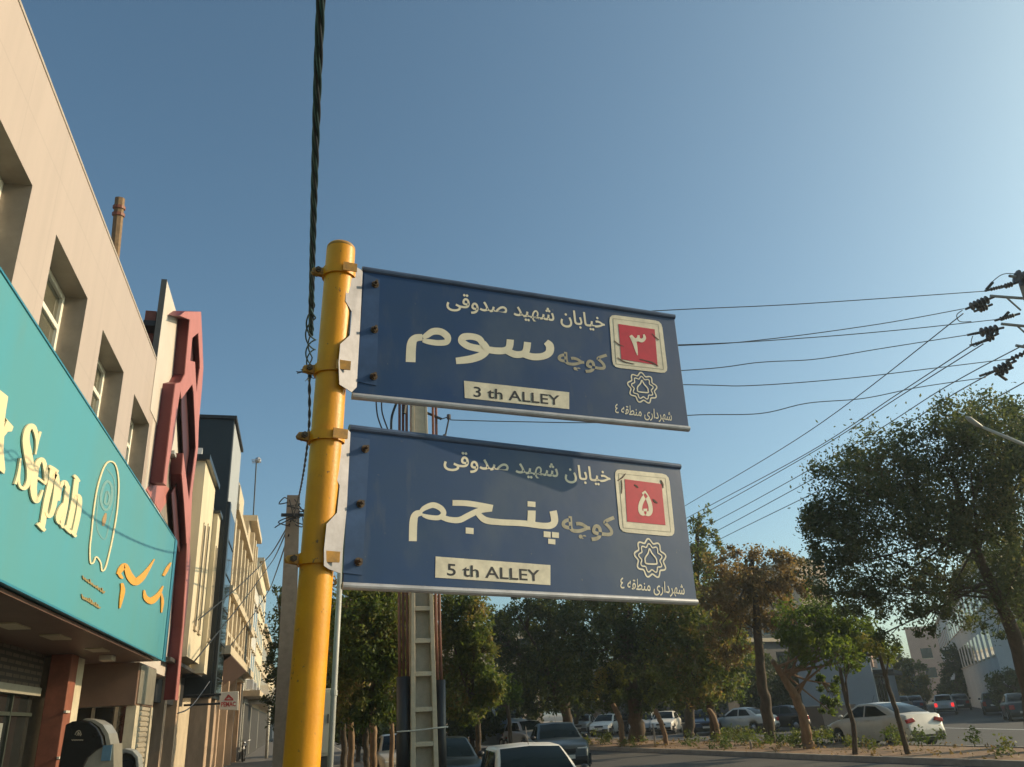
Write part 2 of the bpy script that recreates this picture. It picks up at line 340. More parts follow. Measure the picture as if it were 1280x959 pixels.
FORMS = {'ا': (0xFE8D, 0xFE8E, 0, 0), 'ب': (0xFE8F, 0xFE90, 0xFE91, 0xFE92), 'چ': (0xFB7A, 0xFB7B, 0xFB7C, 0xFB7D), 'خ': (0xFEA5, 0xFEA6, 0xFEA7, 0xFEA8),
         'د': (0xFEA9, 0xFEAA, 0, 0), 'ر': (0xFEAD, 0xFEAE, 0, 0), 'ش': (0xFEB5, 0xFEB6, 0xFEB7, 0xFEB8), 'ص': (0xFEB9, 0xFEBA, 0xFEBB, 0xFEBC),
         'ط': (0xFEC1, 0xFEC2, 0xFEC3, 0xFEC4), 'ق': (0xFED5, 0xFED6, 0xFED7, 0xFED8), 'ک': (0xFB8E, 0xFB8F, 0xFB90, 0xFB91), 'م': (0xFEE1, 0xFEE2, 0xFEE3, 0xFEE4),
         'ن': (0xFEE5, 0xFEE6, 0xFEE7, 0xFEE8), 'ه': (0xFEE9, 0xFEEA, 0xFEEB, 0xFEEC), 'و': (0xFEED, 0xFEEE, 0, 0), 'ی': (0xFBFC, 0xFBFD, 0xFBFE, 0xFBFF)}
def shape(s):
    out = []
    for i, ch in enumerate(s):
        if ch not in FORMS: out.append(ch); continue
        prev = i > 0 and s[i - 1] in FORMS and FORMS[s[i - 1]][2] != 0
        nxt = i < len(s) - 1 and s[i + 1] in FORMS and FORMS[ch][2] != 0
        f = FORMS[ch]; out.append(chr(f[3] if prev and nxt else f[1] if prev else f[2] if nxt else f[0]))
    return ''.join(reversed(out))
def _tm(s, off):
    c = bpy.data.curves.new('lettering', 'FONT'); c.body = s; c.size = 1; c.offset = off; c.resolution_u = 3
    o = bpy.data.objects.new('lettering', c); C.objects.link(o); bpy.context.view_layer.update()
    dg = bpy.context.evaluated_depsgraph_get()
    me = bpy.data.meshes.new_from_object(o.evaluated_get(dg))
    v = np.array([x.co[:] for x in me.vertices]).reshape(-1, 3); f = [tuple(p.vertices) for p in me.polygons]
    bpy.data.objects.remove(o); bpy.data.curves.remove(c); bpy.data.meshes.remove(me)
    return v, f
def glyphs(s, off=0.0, skip=' '):
    """each letter on its own, so that overlapping bold outlines do not cancel"""
    bar = _tm('|', 0)[0][:, 0].max(); out = []
    for i, ch in enumerate(s):
        if ch in skip: continue
        adv = (_tm(s[:i] + '|', 0)[0][:, 0].max() - bar) if i else 0.0
        v, f = _tm(ch, off); v = v.copy(); v[:, 0] += adv; out.append((v, f))
    return out
def put_text(mb, pl, s, BL, BR, TL, h, off=0.0):
    G = glyphs(s, off)
    A = np.concatenate([g[0] for g in G]); lo = A.min(0); hi = A.max(0)
    a, b, c = (pl.px(*p, h) for p in (BL, BR, TL))
    for i, (v, f) in enumerate(G):
        u = (v[:, 0] - lo[0]) / (hi[0] - lo[0]); w = (v[:, 1] - lo[1]) / (hi[1] - lo[1])
        P = a + np.outer(u, b - a) + np.outer(w, c - a) + pl.n * (0.00025 * (i % 3))
        mb.add(P, f)

def proj(p):
    c = M.T @ (np.array(p, float) - O); return 640 + F * c[0] / c[2], 479.5 - F * c[1] / c[2]

# ------------------------------------------------------------------ ground
ROAD_Z = -0.15
g = MB(); g.add([(-300, -150, -0.32), (520, -150, -0.32), (520, 760, -0.32), (-300, 760, -0.32)], [(0, 1, 2, 3)]); struct('ground', g, earth)
g = MB(); g.box((2.95, -40, -0.3), (60, 400, ROAD_Z)); g.box((60, 20, -0.3), (260, 330, ROAD_Z)); struct('road', g, asphalt)
g = MB(); g.box((-6, -40, -0.31), (2.8, 400, 0.0)); struct('sidewalk', g, brickmat('paving_tiles', (0.27, 0.22, 0.18), (0.22, 0.19, 0.16), (0.12, 0.11, 0.10), 0.4, 0.4, 0.2))
g = MB(); g.box((2.8, -40, -0.31), (2.95, 400, 0.012)); struct('sidewalk_kerb', g, kerb_m)
# planted median: near edge and far edge measured from the photograph
NE = [(17.9, -20), (17.0, 12), (16.3, 17.6), (15.5, 23), (14.8, 30), (13.3, 42), (11.5, 60), (8.8, 90)]
FE = [(21.6, -20), (20.9, 12), (20.5, 18), (20.2, 23), (19.8, 30), (18.0, 45), (16.0, 62), (12.6, 90)]
def ribbon(A, B, z0, z1):
    g = MB(); k = len(A)
    rows = []
    for (a, b) in zip(A, B): rows.append([(a[0], a[1], z0), (a[0], a[1], z1), (b[0], b[1], z1), (b[0], b[1], z0)])
    g.grid(rows)
    return g
struct('median_soil', ribbon([(x + .14, y) for x, y in NE], [(x - .14, y) for x, y in FE], -0.3, -0.03), soil)
struct('median_kerb', ribbon(NE, [(x + .15, y) for x, y in NE], -0.3, 0.0), kerb_m)
struct('far_median_kerb', ribbon([(x - .15, y) for x, y in FE], FE, -0.3, 0.0), kerb_m)
g = MB(); g.box((31.0, 10, -0.3), (60, 43.5, 0.0)) ; g.box((31.0, 58, -0.3), (60, 330, 0.0)); 
g = MB(); g.box((33.5, 62, -0.3), (48, 330, 0.01)); struct('far_sidewalk', g, paver)
g = MB(); a = onz(1178, 910, ROAD_Z); b = onz(1268, 912, ROAD_Z)
dv = (b - a); dv /= np.linalg.norm(dv); nv = np.array([-dv[1], dv[0], 0]); a = a - dv * .5; b = b + dv * 6
g.add([a - nv * .1 + (0, 0, .004), b - nv * .1 + (0, 0, .004), b + nv * .1 + (0, 0, .004), a + nv * .1 + (0, 0, .004)], [(0, 1, 2, 3)]); struct('road_marking', g, roadwhite)

hm = bpy.data.materials.new('dusty_air'); hm.use_nodes = True; hm.node_tree.nodes.clear()
ho = hm.node_tree.nodes.new('ShaderNodeOutputMaterial'); hv = hm.node_tree.nodes.new('ShaderNodeVolumePrincipled')
hv.inputs['Color'].default_value = (0.80, 0.93, 1.0, 1); hv.inputs['Density'].default_value = 0.0007; hv.inputs['Anisotropy'].default_value = 0.45
hm.node_tree.links.new(hv.outputs[0], ho.inputs['Volume'])
g = MB(); g.box((-310, -160, -1.4), (530, 770, 21.5)); hz = tag(obj('haze', g, hm), kind='stuff'); hz['label'] = 'thin dusty haze over the street'; hz['category'] = 'haze'

# ------------------------------------------------------------------ yellow sign post
PT = dep(426.5, 309, 2.37); PB = dep(377, 955, 1.80); PD = (PT - PB) / (PT - PB)[2]
def axis(z): return PB + PD * (z - PB[2])
def axis_at_px(y):
    lo, hi = 0.8, 3.2
    for _ in range(40):
        m = (lo + hi) / 2
        if proj(axis(m))[1] > y: lo = m
        else: hi = m
    return axis(lo)
PR = 0.0415
post = thing('sign_post', 'tall yellow painted steel pole carrying the two blue street signs', 'pole', axis(0))
zt = PT[2]
obj('pole', MB().tube([axis(z) for z in np.linspace(-0.02, zt - .012, 9)], PR, 40, cap=False), yellow, post, True)
cp = MB(); cp.tube([axis(zt - .012), axis(zt - .004), axis(zt + .001), axis(zt + .002)], [PR, PR * .985, PR * .9, PR * .1], 40); obj('cap', cp, yellow_old, post, True)
bp = MB(); bp.box((axis(0)[0] - .13, axis(0)[1] - .13, 0.002), (axis(0)[0] + .13, axis(0)[1] + .13, .014)); obj('base_plate', bp, galv_dark, post)

def line_depth(px, py, wd):
    """depth along a pixel ray at which it meets the vertical plane through the post axis with direction wd"""
    d = ray(px, py) / F
    lo, hi = 1.2, 4.0
    def side(t):
        p = O + d * t; a = axis(p[2]); return (p[0] - a[0]) * wd[1] - (p[1] - a[1]) * wd[0]
    s0 = side(lo)
    for _ in range(60):
        m = (lo + hi) / 2
        if (side(m) > 0) == (s0 > 0): lo = m
        else: hi = m
    return lo

SIGN_AZ = {'a': 82.0, 'b': 76.0}               # the two signs are turned a little differently on the post
def street_sign(name, label, quad, rel, px_bands, crop, bracket, saddle, strip, bolts, body):
    tl, bl, tr, br = quad
    az = R(SIGN_AZ[rel]); wd = np.array([math.sin(az), math.cos(az), 0.0])
    s = line_depth(tl[0], tl[1], wd[:2]); P0 = O + ray(*tl) / F * s
    base = Plane(P0, wd, (0, 0, 1)); base.n = np.array([wd[1], -wd[0], .04]); base.n /= np.linalg.norm(base.n)   # leaning back a little
    TL, BL, TR, BR = [base.px(*p) for p in quad]
    pl = Plane(TL, TR - TL, TL - BL)
    pl.corners = (TL, BL, TR, BR)
    root = thing(name, label, 'street sign', axis((TL[2] + BL[2]) / 2 - .25), 'blue alley signs on the yellow post')
    g = MB(); g.prism([TL, BL, BR, TR], -pl.n * 0.012); bevel(obj('panel', g, blue, root), .002, 1)
    ex = (TR - TL) / np.linalg.norm(TR - TL); ey = (TL - BL) / np.linalg.norm(TL - BL)
    # rolled rails along the long edges
    def rail(nm, a, b, m, r):
        prof = [(r * 1.1 * math.cos(q), r * math.sin(q)) for q in np.linspace(0, 2 * math.pi, 13)[:-1]]
        g = MB(); rows = []
        for e in (a, b): rows.append([e + pl.n * (x - .004) + ey * y for x, y in prof] + [e + pl.n * (prof[0][0] - .004) + ey * prof[0][1]])
        g.grid(rows); k = len(prof)
        g.add(rows[0][:k], [tuple(range(k))]); g.add(rows[1][:k], [tuple(range(k - 1, -1, -1))])
        return obj(nm, g, m, root)
    rail('top_rail', TL - ey * .004, TR - ey * .004, blue_rail, .0105)
    rail('bottom_rail', BL + ey * .006, BR + ey * .006, alu, .0095)
    sc, off = crop
    xs = [p[0] for p in bracket]; g = MB()
    P = [pl.px(p[0] / sc + off[0], p[1] / sc + off[1], .050 - .047 * (p[0] - min(xs)) / (max(xs) - min(xs))) for p in bracket]
    g.prism(P, -pl.n * .003); obj('bracket', g, galv_dull, root)
    g = MB(); flat(g, pl, strip, 0.0, 0.0022); obj('mounting_strip', g, blue_strip, root)
    for i, (bx, by) in enumerate(bolts):
        g = MB(); c = pl.px(bx, by, .0022)
        g.tube([c - pl.n * .002, c + pl.n * .003], .011, 16); g.tube([c + pl.n * .003, c + pl.n * .010], .0085, 6); g.tube([c + pl.n * .010, c + pl.n * .024], .0042, 10)
        obj('bolt', g, rust, root)
    for by in px_bands:
        c = axis_at_px(by); ax = PD / np.linalg.norm(PD)
        g = MB(); rows = []
        for q in np.linspace(0, 2 * math.pi, 41):
            dr = np.array([math.cos(q), math.sin(q), 0])
            rows.append([c + dr * (PR + .0005) - ax * .013, c + dr * (PR + .0065) - ax * .014, c + dr * (PR + .0065) + ax * .014, c + dr * (PR + .0005) + ax * .014])
        g.grid(rows); cl = obj('clamp', g, yellow, root)
        side = np.array([-ex[0], -ex[1], 0]); side /= np.linalg.norm(side); bk = np.array([side[1], -side[0], 0])
        g = MB()
        for k in (-1, 1):
            e0 = c + side * PR + bk * (k * .007); e1 = c + side * (PR + .034) + bk * (k * .007)
            pr = [e0 - ax * .013, e1 - ax * .008, e1 + side * .004, e1 + ax * .008, e0 + ax * .013]
            g.prism(pr, bk * .003)
        obj('lug', g, yellow_old, cl)
        g = MB(); b0 = c + side * (PR + .02)
        g.tube([b0 - bk * .022, b0 + bk * .022], .0045, 10); g.tube([b0 - bk * .018, b0 - bk * .010], .0085, 6); g.tube([b0 + bk * .012, b0 + bk * .018], .0085, 6)
        obj('bolt', g, rust, cl)
        # lip that carries the plate on the other side
        e0 = c - side * (PR * .05) - bk * (PR + .010); e1 = c - side * (PR * 1.0) - bk * .050; nv = np.cross(ax, e1 - e0); nv /= np.linalg.norm(nv)
        g = MB(); g.prism([e0 - ax * .014, e1 - ax * .013, e1 + ax * .013, e0 + ax * .014], -nv * .0035 if nv @ bk > 0 else nv * .0035)
        obj('clamp_lip', g, yellow_old, cl)
    body(pl, root)
    return root

def emblem(pl, root, c, r):
    g = MB()
    up = pl.ey / np.linalg.norm(pl.ey); ex = pl.ex / np.linalg.norm(pl.ex)
    C0 = pl.px(*c); R0 = np.linalg.norm(pl.px(c[0] + r, c[1]) - C0)
    def loop(fn, h, w, k=96):
        P = [fn(q) for q in np.linspace(0, 2 * math.pi, k, endpoint=False)]
        vs = []; fs = []
        for i in range(k):
            a = np.array(P[i - 1]); b = np.array(P[(i + 1) % k]); t = b - a; t /= np.linalg.norm(t) + 1e-9; n = np.array([-t[1], t[0]])
            for sg in (1, -1):
                q = np.array(P[i]) + n * sg * w / 2; vs.append(C0 + ex * q[0] * R0 + up * q[1] * R0 + pl.n * h)
        for i in range(k): j = (i + 1) % k; fs.append((2 * i, 2 * i + 1, 2 * j + 1, 2 * j))
        g.add(vs, fs)
    loop(lambda q: ((.90 + .10 * math.cos(9 * q)) * math.sin(q), (.90 + .10 * math.cos(9 * q)) * math.cos(q)), .0009, .085)
    loop(lambda q: ((.66 + .08 * math.cos(9 * q)) * math.sin(q), (.66 + .08 * math.cos(9 * q)) * math.cos(q)), .0011, .07)
    T = [(0, .48), (.12, .26), (.33, .02), (.36, -.14), (.30, -.28), (-.30, -.28), (-.36, -.14), (-.33, .02), (-.12, .26)]
    TT = catmull(T, 8, True)[:-1]
    loop(lambda q: TT[int(round(q / (2 * math.pi) * len(TT))) % len(TT)], .0013, .08, len(TT))
    return obj('emblem', g, letter, root)

def sign_text(pl, root, spec):
    g = MB(); put_text(g, pl, shape('خیابان شهید صدوقی'), *spec['street'], .0006, .014); obj('street_lettering', g, letter, root)
    g = MB(); put_text(g, pl, shape('کوچه'), *spec['alley'], .0006, .022); obj('alley_lettering', g, letter_old, root)
    g = MB(); put_text(g, pl, '٤ ' + shape('شهرداری منطقه'), *spec['district'], .0006, .008); obj('district_lettering', g, letter, root)
    emblem(pl, root, *spec['emblem'])
    g = MB(); flat(g, pl, spec['en_plate'], 0.0, .001); ep = obj('alley_plate', g, plate_cream, root)
    g = MB(); put_text(g, pl, spec['en'], *spec['en_box'], .0014, .012); obj('plate_lettering', g, ink, ep)
    g = MB(); flat(g, pl, rounded(spec['num_plate']), 0.0, .0014); npl = obj('number_plate', g, plate_cream, root)
    g = MB(); flat(g, pl, spec['num_red'], .0014, .0022); obj('number_field', g, plate_red, npl)
    g = MB()
    if spec['digit'] == '۳':
        d6 = dict(sc=5.99, off=(750, 380))
        stroke(g, pl, [(281, 384, 6), (270, 335, 22), (257, 285, 30), (230, 236, 22)], .0022, .0027, **d6)
        stroke(g, pl, [(240, 246, 18), (262, 270, 26), (284, 262, 26), (289, 234, 14)], .0022, .0029, **d6)
        stroke(g, pl, [(282, 262, 24), (312, 274, 28), (333, 256, 24), (327, 228, 12)], .0022, .0031, **d6)
    else:
        put_text(g, pl, spec['digit'], *spec['digit_box'], .0027, .03)
    obj('digit', g, letter, npl)
    g = MB()
    q = [np.array(p, float) for p in spec['num_plate']]; ct = sum(q) / 4
    ql = [ct + (p - ct) * .86 for p in q]
    for i in range(4): stroke(g, pl, [(ql[i][0], ql[i][1], .6), ((ql[i][0] + ql[(i + 1) % 4][0]) / 2, (ql[i][1] + ql[(i + 1) % 4][1]) / 2, .5), (ql[(i + 1) % 4][0], ql[(i + 1) % 4][1], .6)], .0014, .0017 + .0001 * i, per=2)
    obj('border_line', g, letter_old, npl)
    g = MB()
    for i, s_ in enumerate(spec['scratches']): stroke(g, pl, s_, .0022, .0026 + .0001 * i, per=3)
    obj('scratch', g, scratch, npl)

c1 = (4.568, (340, 290)); c4 = dict(sc=4.267, off=(480, 350)); c5 = dict(sc=4.267, off=(480, 560))
def body1(pl, root):
    g = MB()
    stroke(g, pl, [(142, 438, 52), (147, 345, 50), (166, 312, 40), (205, 306, 34)], 0, .00039, **c4)
    stroke(g, pl, [(208, 308, 22), (230, 294, 32), (262, 275, 36), (305, 277, 36), (338, 303, 36), (334, 330, 32), (292, 336, 30), (240, 330, 28), (206, 323, 18)], 0, .00064, **c4)
    stroke(g, pl, [(535, 362, 30), (512, 318, 34), (470, 302, 34), (425, 305, 38), (414, 326, 36), (448, 352, 36), (505, 366, 36), (560, 372, 36)], 0, .00052, **c4)
    stroke(g, pl, [(528, 335, 32), (549, 372, 36), (520, 402, 40), (462, 422, 40), (384, 432, 34)], 0, .00070, **c4)
    stroke(g, pl, [(545, 370, 34), (600, 378, 36), (645, 376, 36), (668, 358, 38), (674, 318, 38)], 0, .00082, **c4)
    stroke(g, pl, [(650, 374, 34), (695, 396, 36), (735, 396, 36), (758, 378, 38), (766, 332, 38)], 0, .00094, **c4)
    stroke(g, pl, [(740, 394, 34), (795, 410, 36), (850, 406, 36), (882, 385, 42), (884, 352, 42), (864, 330, 30)], 0, .00106, **c4)
    obj('alley_name_lettering', g, letter, root)
    sign_text(pl, root, dict(street=((558, 388), (757, 416.5), (558, 364)), alley=((697, 463), (760, 472), (697, 433)), district=((769, 520), (840, 530), (769, 504)),
        emblem=((803, 485), 18), en_plate=[(580, 476), (711.5, 490.5), (711.5, 511.5), (581, 497.5)], en='3 th ALLEY', en_box=((592, 496), (700, 507), (592, 483)),
        num_plate=[(761.4, 393), (827, 401.7), (835, 467), (766, 459)], num_red=[(773, 405), (818.4, 411.7), (822, 456.5), (776.7, 449)], digit='۳', digit_box=((786.5, 441), (806, 444), (786.5, 415)),
        scratches=[[(768, 426, .8), (774, 431, 1.2), (780, 433, .6)], [(772, 447, .8), (780, 452, 1.4), (793, 455, .7)], [(815, 417, .8), (821, 423, 1.2), (824, 425, .5)], [(800, 449, .8), (815, 453, 1.6), (823, 458, .8)]]))
def body2(pl, root):
    g = MB()
    stroke(g, pl, [(154, 497, 42), (157, 395, 42), (170, 355, 36), (205, 345, 30)], 0, .00039, **c5)
    stroke(g, pl, [(194, 340, 18), (218, 320, 27), (262, 305, 30), (303, 322, 30), (318, 350, 28), (292, 372, 26), (240, 369, 25), (206, 358, 16)], 0, .00052, **c5)
    stroke(g, pl, [(366, 293, 30), (455, 297, 30), (580, 319, 30)], 0, .00064, **c5)
    stroke(g, pl, [(576, 326, 26), (510, 334, 30), (452, 360, 32), (402, 384, 32), (348, 382, 30), (308, 368, 28)], 0, .00075, **c5)
    stroke(g, pl, [(496, 344, 26), (540, 384, 34), (620, 396, 32), (740, 402, 32), (845, 415, 32), (892, 412, 36), (910, 388, 38), (902, 336, 38)], 0, .00088, **c5)
    stroke(g, pl, [(785, 402, 42), (787, 370, 42), (788, 334, 42)], 0, .00100, **c5)
    for i, q in enumerate([[(766, 284), (808, 288), (808, 316), (766, 312)], [(436, 424), (478, 428), (478, 460), (436, 456)], [(852, 444), (889, 448), (889, 479), (852, 475)], [(896, 448), (933, 452), (933, 481), (896, 477)], [(876, 484), (914, 488), (914, 515), (876, 511)]]):
        flat(g, pl, q, 0, .0008, **c5)
    obj('alley_name_lettering', g, letter, root)
    sign_text(pl, root, dict(street=((554.5, 588), (764, 609.5), (554.5, 562)), alley=((702, 675), (769.5, 682), (702, 637)), district=((775.5, 740), (856, 748), (775.5, 721)),
        emblem=((813, 698), 19.5), en_plate=[(544.6, 695.7), (688, 706.5), (688, 731.5), (544, 722)], en='5 th ALLEY', en_box=((559, 719.5), (675, 727), (559, 704.5)),
        num_plate=[(768, 586), (836, 593), (844, 671), (775, 665)], num_red=[(781, 599), (827, 605), (832, 656.5), (784, 652)], digit='۵', digit_box=((797.7, 644), (816, 646), (797.7, 612)),
        scratches=[[(772, 601, .8), (778, 597, 1.6), (782, 592, .8)], [(777, 600, .9), (777.5, 609, 1.3), (777, 617, .8)], [(793, 606, 1.4), (796, 608, 2.4), (798, 610, 1)], [(816, 624, 1.2), (819, 627, 2.6), (822, 629, 1)], [(826, 600, 1), (828.5, 605, 2), (829, 610, .8)]]))
street_sign('street_sign', 'upper blue alley sign with the red number three field', [(453, 335), (440, 497), (843, 395), (862, 538)], 'a', (343.5, 464.5), c1,
    [(425, 268), (472, 262), (474, 195), (518, 222), (505, 500), (484, 885), (455, 915), (385, 870), (380, 745), (390, 640), (445, 590), (455, 455), (420, 395)], None,
    [(455.5, 342), (475, 349), (470.5, 482), (445.5, 477)], [(469, 356), (468, 412.5), (467, 471)], body1)
street_sign('street_sign', 'lower blue alley sign with the red number five field', [(437, 533), (428, 735), (850, 582), (872, 755)], 'b', (548.5, 700.5), (3.69, (340, 500)),
    [(292, 212), (332, 205), (334, 140), (352, 138), (362, 150), (345, 500), (316, 800), (262, 780), (240, 765), (240, 690), (252, 572), (300, 520), (312, 395), (280, 328)], None,
    [(438, 546), (462.5, 549), (452.5, 719), (429, 716)], [(456.5, 561.5), (450.5, 630), (448, 702.5)], body2)

# ------------------------------------------------------------------ twisted cable overhead and the grey pole it runs to
GP0 = dep(353.5, 945, 20.6); GP1 = dep(367, 621, 22.0)
gpd = (GP1 - GP0) / (GP1 - GP0)[2]
gp = thing('utility_pole', 'bare grey concrete pole with a knot of wires just left of the yellow post', 'utility pole', GP0 - gpd * GP0[2])
g = MB(); p0 = GP0 - gpd * (GP0[2] + .1)
for (za, zb, w0, w1) in ((0, (GP1 - p0)[2], .26, .17),):
    q0 = p0; q1 = GP1; g.add([q0 + np.array(v) for v in ((-w0, -w0, 0), (w0, -w0, 0), (w0, w0, 0), (-w0, w0, 0))] + [q1 + np.array(v) for v in ((-w1, -w1, 0), (w1, -w1, 0), (w1, w1, 0), (-w1, w1, 0))],
        [(0, 1, 5, 4), (1, 2, 6, 5), (2, 3, 7, 6), (3, 0, 4, 7), (4, 5, 6, 7)])
obj('shaft', g, concrete_d, gp)
rnd = random.Random(3)
kn = dep(367, 646, 21.6)
g = MB()
for i in range(9):
    c = kn + np.array([rnd.uniform(-.25, .25), -.22 + rnd.uniform(-.1, .05), rnd.uniform(-.35, .35)])
    g.tube(catmull([c + np.array([rnd.uniform(-.25, .25), rnd.uniform(-.08, .08), rnd.uniform(-.25, .25)]) for _ in range(4)], 4), .016, 5)
g.box(kn + np.array((-.32, -.26, -.05)), kn + np.array((.32, -.2, .03)))
obj('wire_bracket', g, cable_m, gp)
cab = thing('overhead_cable', 'black twisted power cable coming overhead down to the yellow post', 'cable', (-.05, 3, 5.05))
path = [(403, -160, 2.32), (402, -60, 2.74), (401, 0, 3.03), (397, 100, 3.6), (392.5, 250, 4.8), (390, 350, 6.0), (388.5, 420, 7.3), (387, 470, 8.6), (385.5, 545, 11.0), (376, 610, 15.5), (367, 646, kn[1])]
_cp = [ony(*p) for p in path]
CP = catmull(_cp, 60)
def strand(ph, r_in, r, a, b, n=6, loose=0):
    pts = []; L = 0
    for i in range(a, b):
        if i > a: L += np.linalg.norm(CP[i] - CP[i - 1])
        k = 1.0
        if loose:
            u = (i - a) / (b - a); k = 1 + loose * math.sin(math.pi * u)
        q = ph + L * 2 * math.pi / .9
        pts.append(CP[i] + np.array([math.cos(q), 0, math.sin(q)]) * r_in * k)
    return MB().tube(pts, r, n)
N = len(CP)
for k in range(4): obj('strand', strand(k * math.pi / 2, .0135, .0125, 0, 6 * 60, 6), cable_m if k % 2 else cable_g, cab, True)
for k in range(3): obj('loose_strand', strand(k * 2.1, .012, .008, 6 * 60 - 50, 7 * 60 + 6, 5, 3.2 if k else 1.0), cable_g, cab, True)
for k in range(2): obj('strand', strand(k * math.pi, .010, .011, 7 * 60, N, 5), cable_m, cab, True)
lead = catmull([np.array([-.45, -26, 6.6]), np.array([-.25, -12, 5.5]), np.array([-.12, -3, 4.95]), _cp[0] * 1.0, _cp[1] * 1.0], 16)
obj('cable_lead', MB().tube(lead[:-15], .026, 8), cable_m, cab, True)
g = MB(); kk = CP[7 * 60]
for i in range(12):
    q = rnd.uniform(0, 6.28); g.tube(catmull([kk, kk + np.array([math.cos(q) * .06, rnd.uniform(-.05, .05), math.sin(q) * .05]), kk + np.array([math.cos(q + .6) * .12 - .04, rnd.uniform(-.1, .1), math.sin(q + .4) * .07])], 4), .005, 4)
obj('splice', g, cable_m, cab)
def wire(name, label, pts, r, m=wire_m, group=None, cat='wire', sag=0.0):
    P = catmull(pts, 10)
    if sag:
        for i in range(len(P)): P[i] = P[i] - np.array([0, 0, sag * 4 * (i / (len(P) - 1)) * (1 - i / (len(P) - 1))])
    return tag(obj(name, MB().tube(P, r, 5), m, None, True), label, cat, group)
def w3(x, y, X): return onx(x, y, X)
for i, (a, b, mid, lab) in enumerate([((364, 650), (332, 700), (248, 775), 'black drop wires slanting from the grey pole to the dark tower'),
                     ((362, 655), (338, 705), (242, 828), 'lower black drop wire sagging from the grey pole to the cream house'),
                     ((361, 668), (336, 738), (285, 812), 'thin drop wire hanging lowest from the grey pole towards the tan facade')]):
    A = dep(*a, 21.3); B = onx(*b, -1.8); Cc = onx(*mid, -2.75)
    wire('drop_wire', lab, [A, A * .5 + B * .5 - (0, 0, .12), B, B * .5 + Cc * .5 - (0, 0, .1), Cc], .022, cable_m, 'drop wires to the left facades')
wire('drop_wire', 'loose thin wire trailing below the rose frame to the dark tower', [onx(222, 892, -2.45), onx(240, 882, -2.4), onx(262, 852, -2.6)], .014, wire_m, 'drop wires to the left facades')

# ------------------------------------------------------------------ bank building on the left
def panelmat(name, col, sx, sy, groove):
    m = brickmat(name, col, tuple(c * .985 for c in col), tuple(c * groove for c in col), sx, sy, 0.15, 0.5)
    for n in m.node_tree.nodes:
        if n.type == 'TEX_BRICK': n.inputs['Mortar Size'].default_value = 0.006; n.offset = 0
    return m
beige_panel = panelmat('beige_facade_panels', (0.43, 0.348, 0.298), 1.345, 1.62, 0.82)
bank = thing('bank_building', 'beige panelled bank building with deep square windows above a turquoise sign', 'building', (-5.5, 8, 0))
XW = -3.2; ZT = 8.80
wins = [(6.89 + 2.69 * (i - 3), 8.57 + 2.69 * (i - 3)) for i in range(0, 7)]
WZ0, WZ1 = 5.1, 7.43
g = MB()
ys = [-14.0]
for a, b in wins: ys += [a, b]
ys += [16.95]
zs = [2.9, WZ0, WZ1, ZT]
for i in range(len(ys) - 1):
    for j in range(3):
        if j == 1 and i % 2 == 1: continue
        g.add([(XW, ys[i], zs[j]), (XW, ys[i + 1], zs[j]), (XW, ys[i + 1], zs[j + 1]), (XW, ys[i], zs[j + 1])], [(0, 1, 2, 3)])
g.add([(XW, -14, ZT), (XW, 16.95, ZT), (-9, 16.95, ZT), (-9, -14, ZT)], [(0, 1, 2, 3)])
g.add([(XW, 16.95, 2.9), (-9, 16.95, 2.9), (-9, 16.95, ZT), (XW, 16.95, ZT)], [(0, 1, 2, 3)])
g.add([(-4.6, -14, 0), (-4.6, 16.95, 0), (-4.6, 16.95, 2.9), (-4.6, -14, 2.9)], [(0, 1, 2, 3)])
obj('wall', g, beige_panel, bank)
g = MB(); g.box((XW - .25, -14, ZT + .003), (XW + .010, 16.46, ZT + .045)); obj('coping', g, mat('coping_metal', (0.40, 0.34, 0.28), 0.5), bank)
for i, (a, b) in enumerate(wins):
    dpt = .34; xi = XW - dpt
    g = MB()
    g.add([(XW, a, WZ0), (xi, a, WZ0), (xi, a, WZ1), (XW, a, WZ1)], [(0, 1, 2, 3)])
    g.add([(XW, b, WZ0), (xi, b, WZ0), (xi, b, WZ1), (XW, b, WZ1)], [(3, 2, 1, 0)])
    g.add([(XW, a, WZ1), (xi, a, WZ1), (xi, b, WZ1), (XW, b, WZ1)], [(0, 1, 2, 3)])
    g.add([(XW, a, WZ0), (xi, a, WZ0), (xi, b, WZ0), (XW, b, WZ0)], [(3, 2, 1, 0)])
    w = obj('window', g, reveal_m, bank)
    f = MB(); t = .075; m_ = (a + b) / 2; tz = WZ1 - .52
    x0, x1 = xi - .02, xi + .05
    f.box((x0, a, WZ0), (x1, a + t, WZ1)); f.box((x0, b - t, WZ0), (x1, b, WZ1)); f.box((x0, a + t, WZ1 - t), (x1, b - t, WZ1)); f.box((x0, a + t, WZ0), (x1, b - t, WZ0 + t))
    f.box((x0, a + t, tz - .04), (x1 - .005, b - t, tz + .04)); f.box((x0, m_ - .04, WZ0 + t), (x1 - .008, m_ + .04, tz - .04))
    bevel(obj('frame', f, whiteframe, w), .006, 1)
    p = MB(); p.add([(xi + .004, a, WZ0), (xi + .004, b, WZ0), (xi + .004, b, WZ1), (xi + .004, a, WZ1)], [(0, 1, 2, 3)]); obj('pane', p, glass, w)
    p = MB(); p.box((xi - .5, a - .1, WZ0), (xi - .45, b + .1, WZ1)); obj('curtain', p, mat('drawn_curtain', (0.3, 0.27, 0.2), 0.9), w)
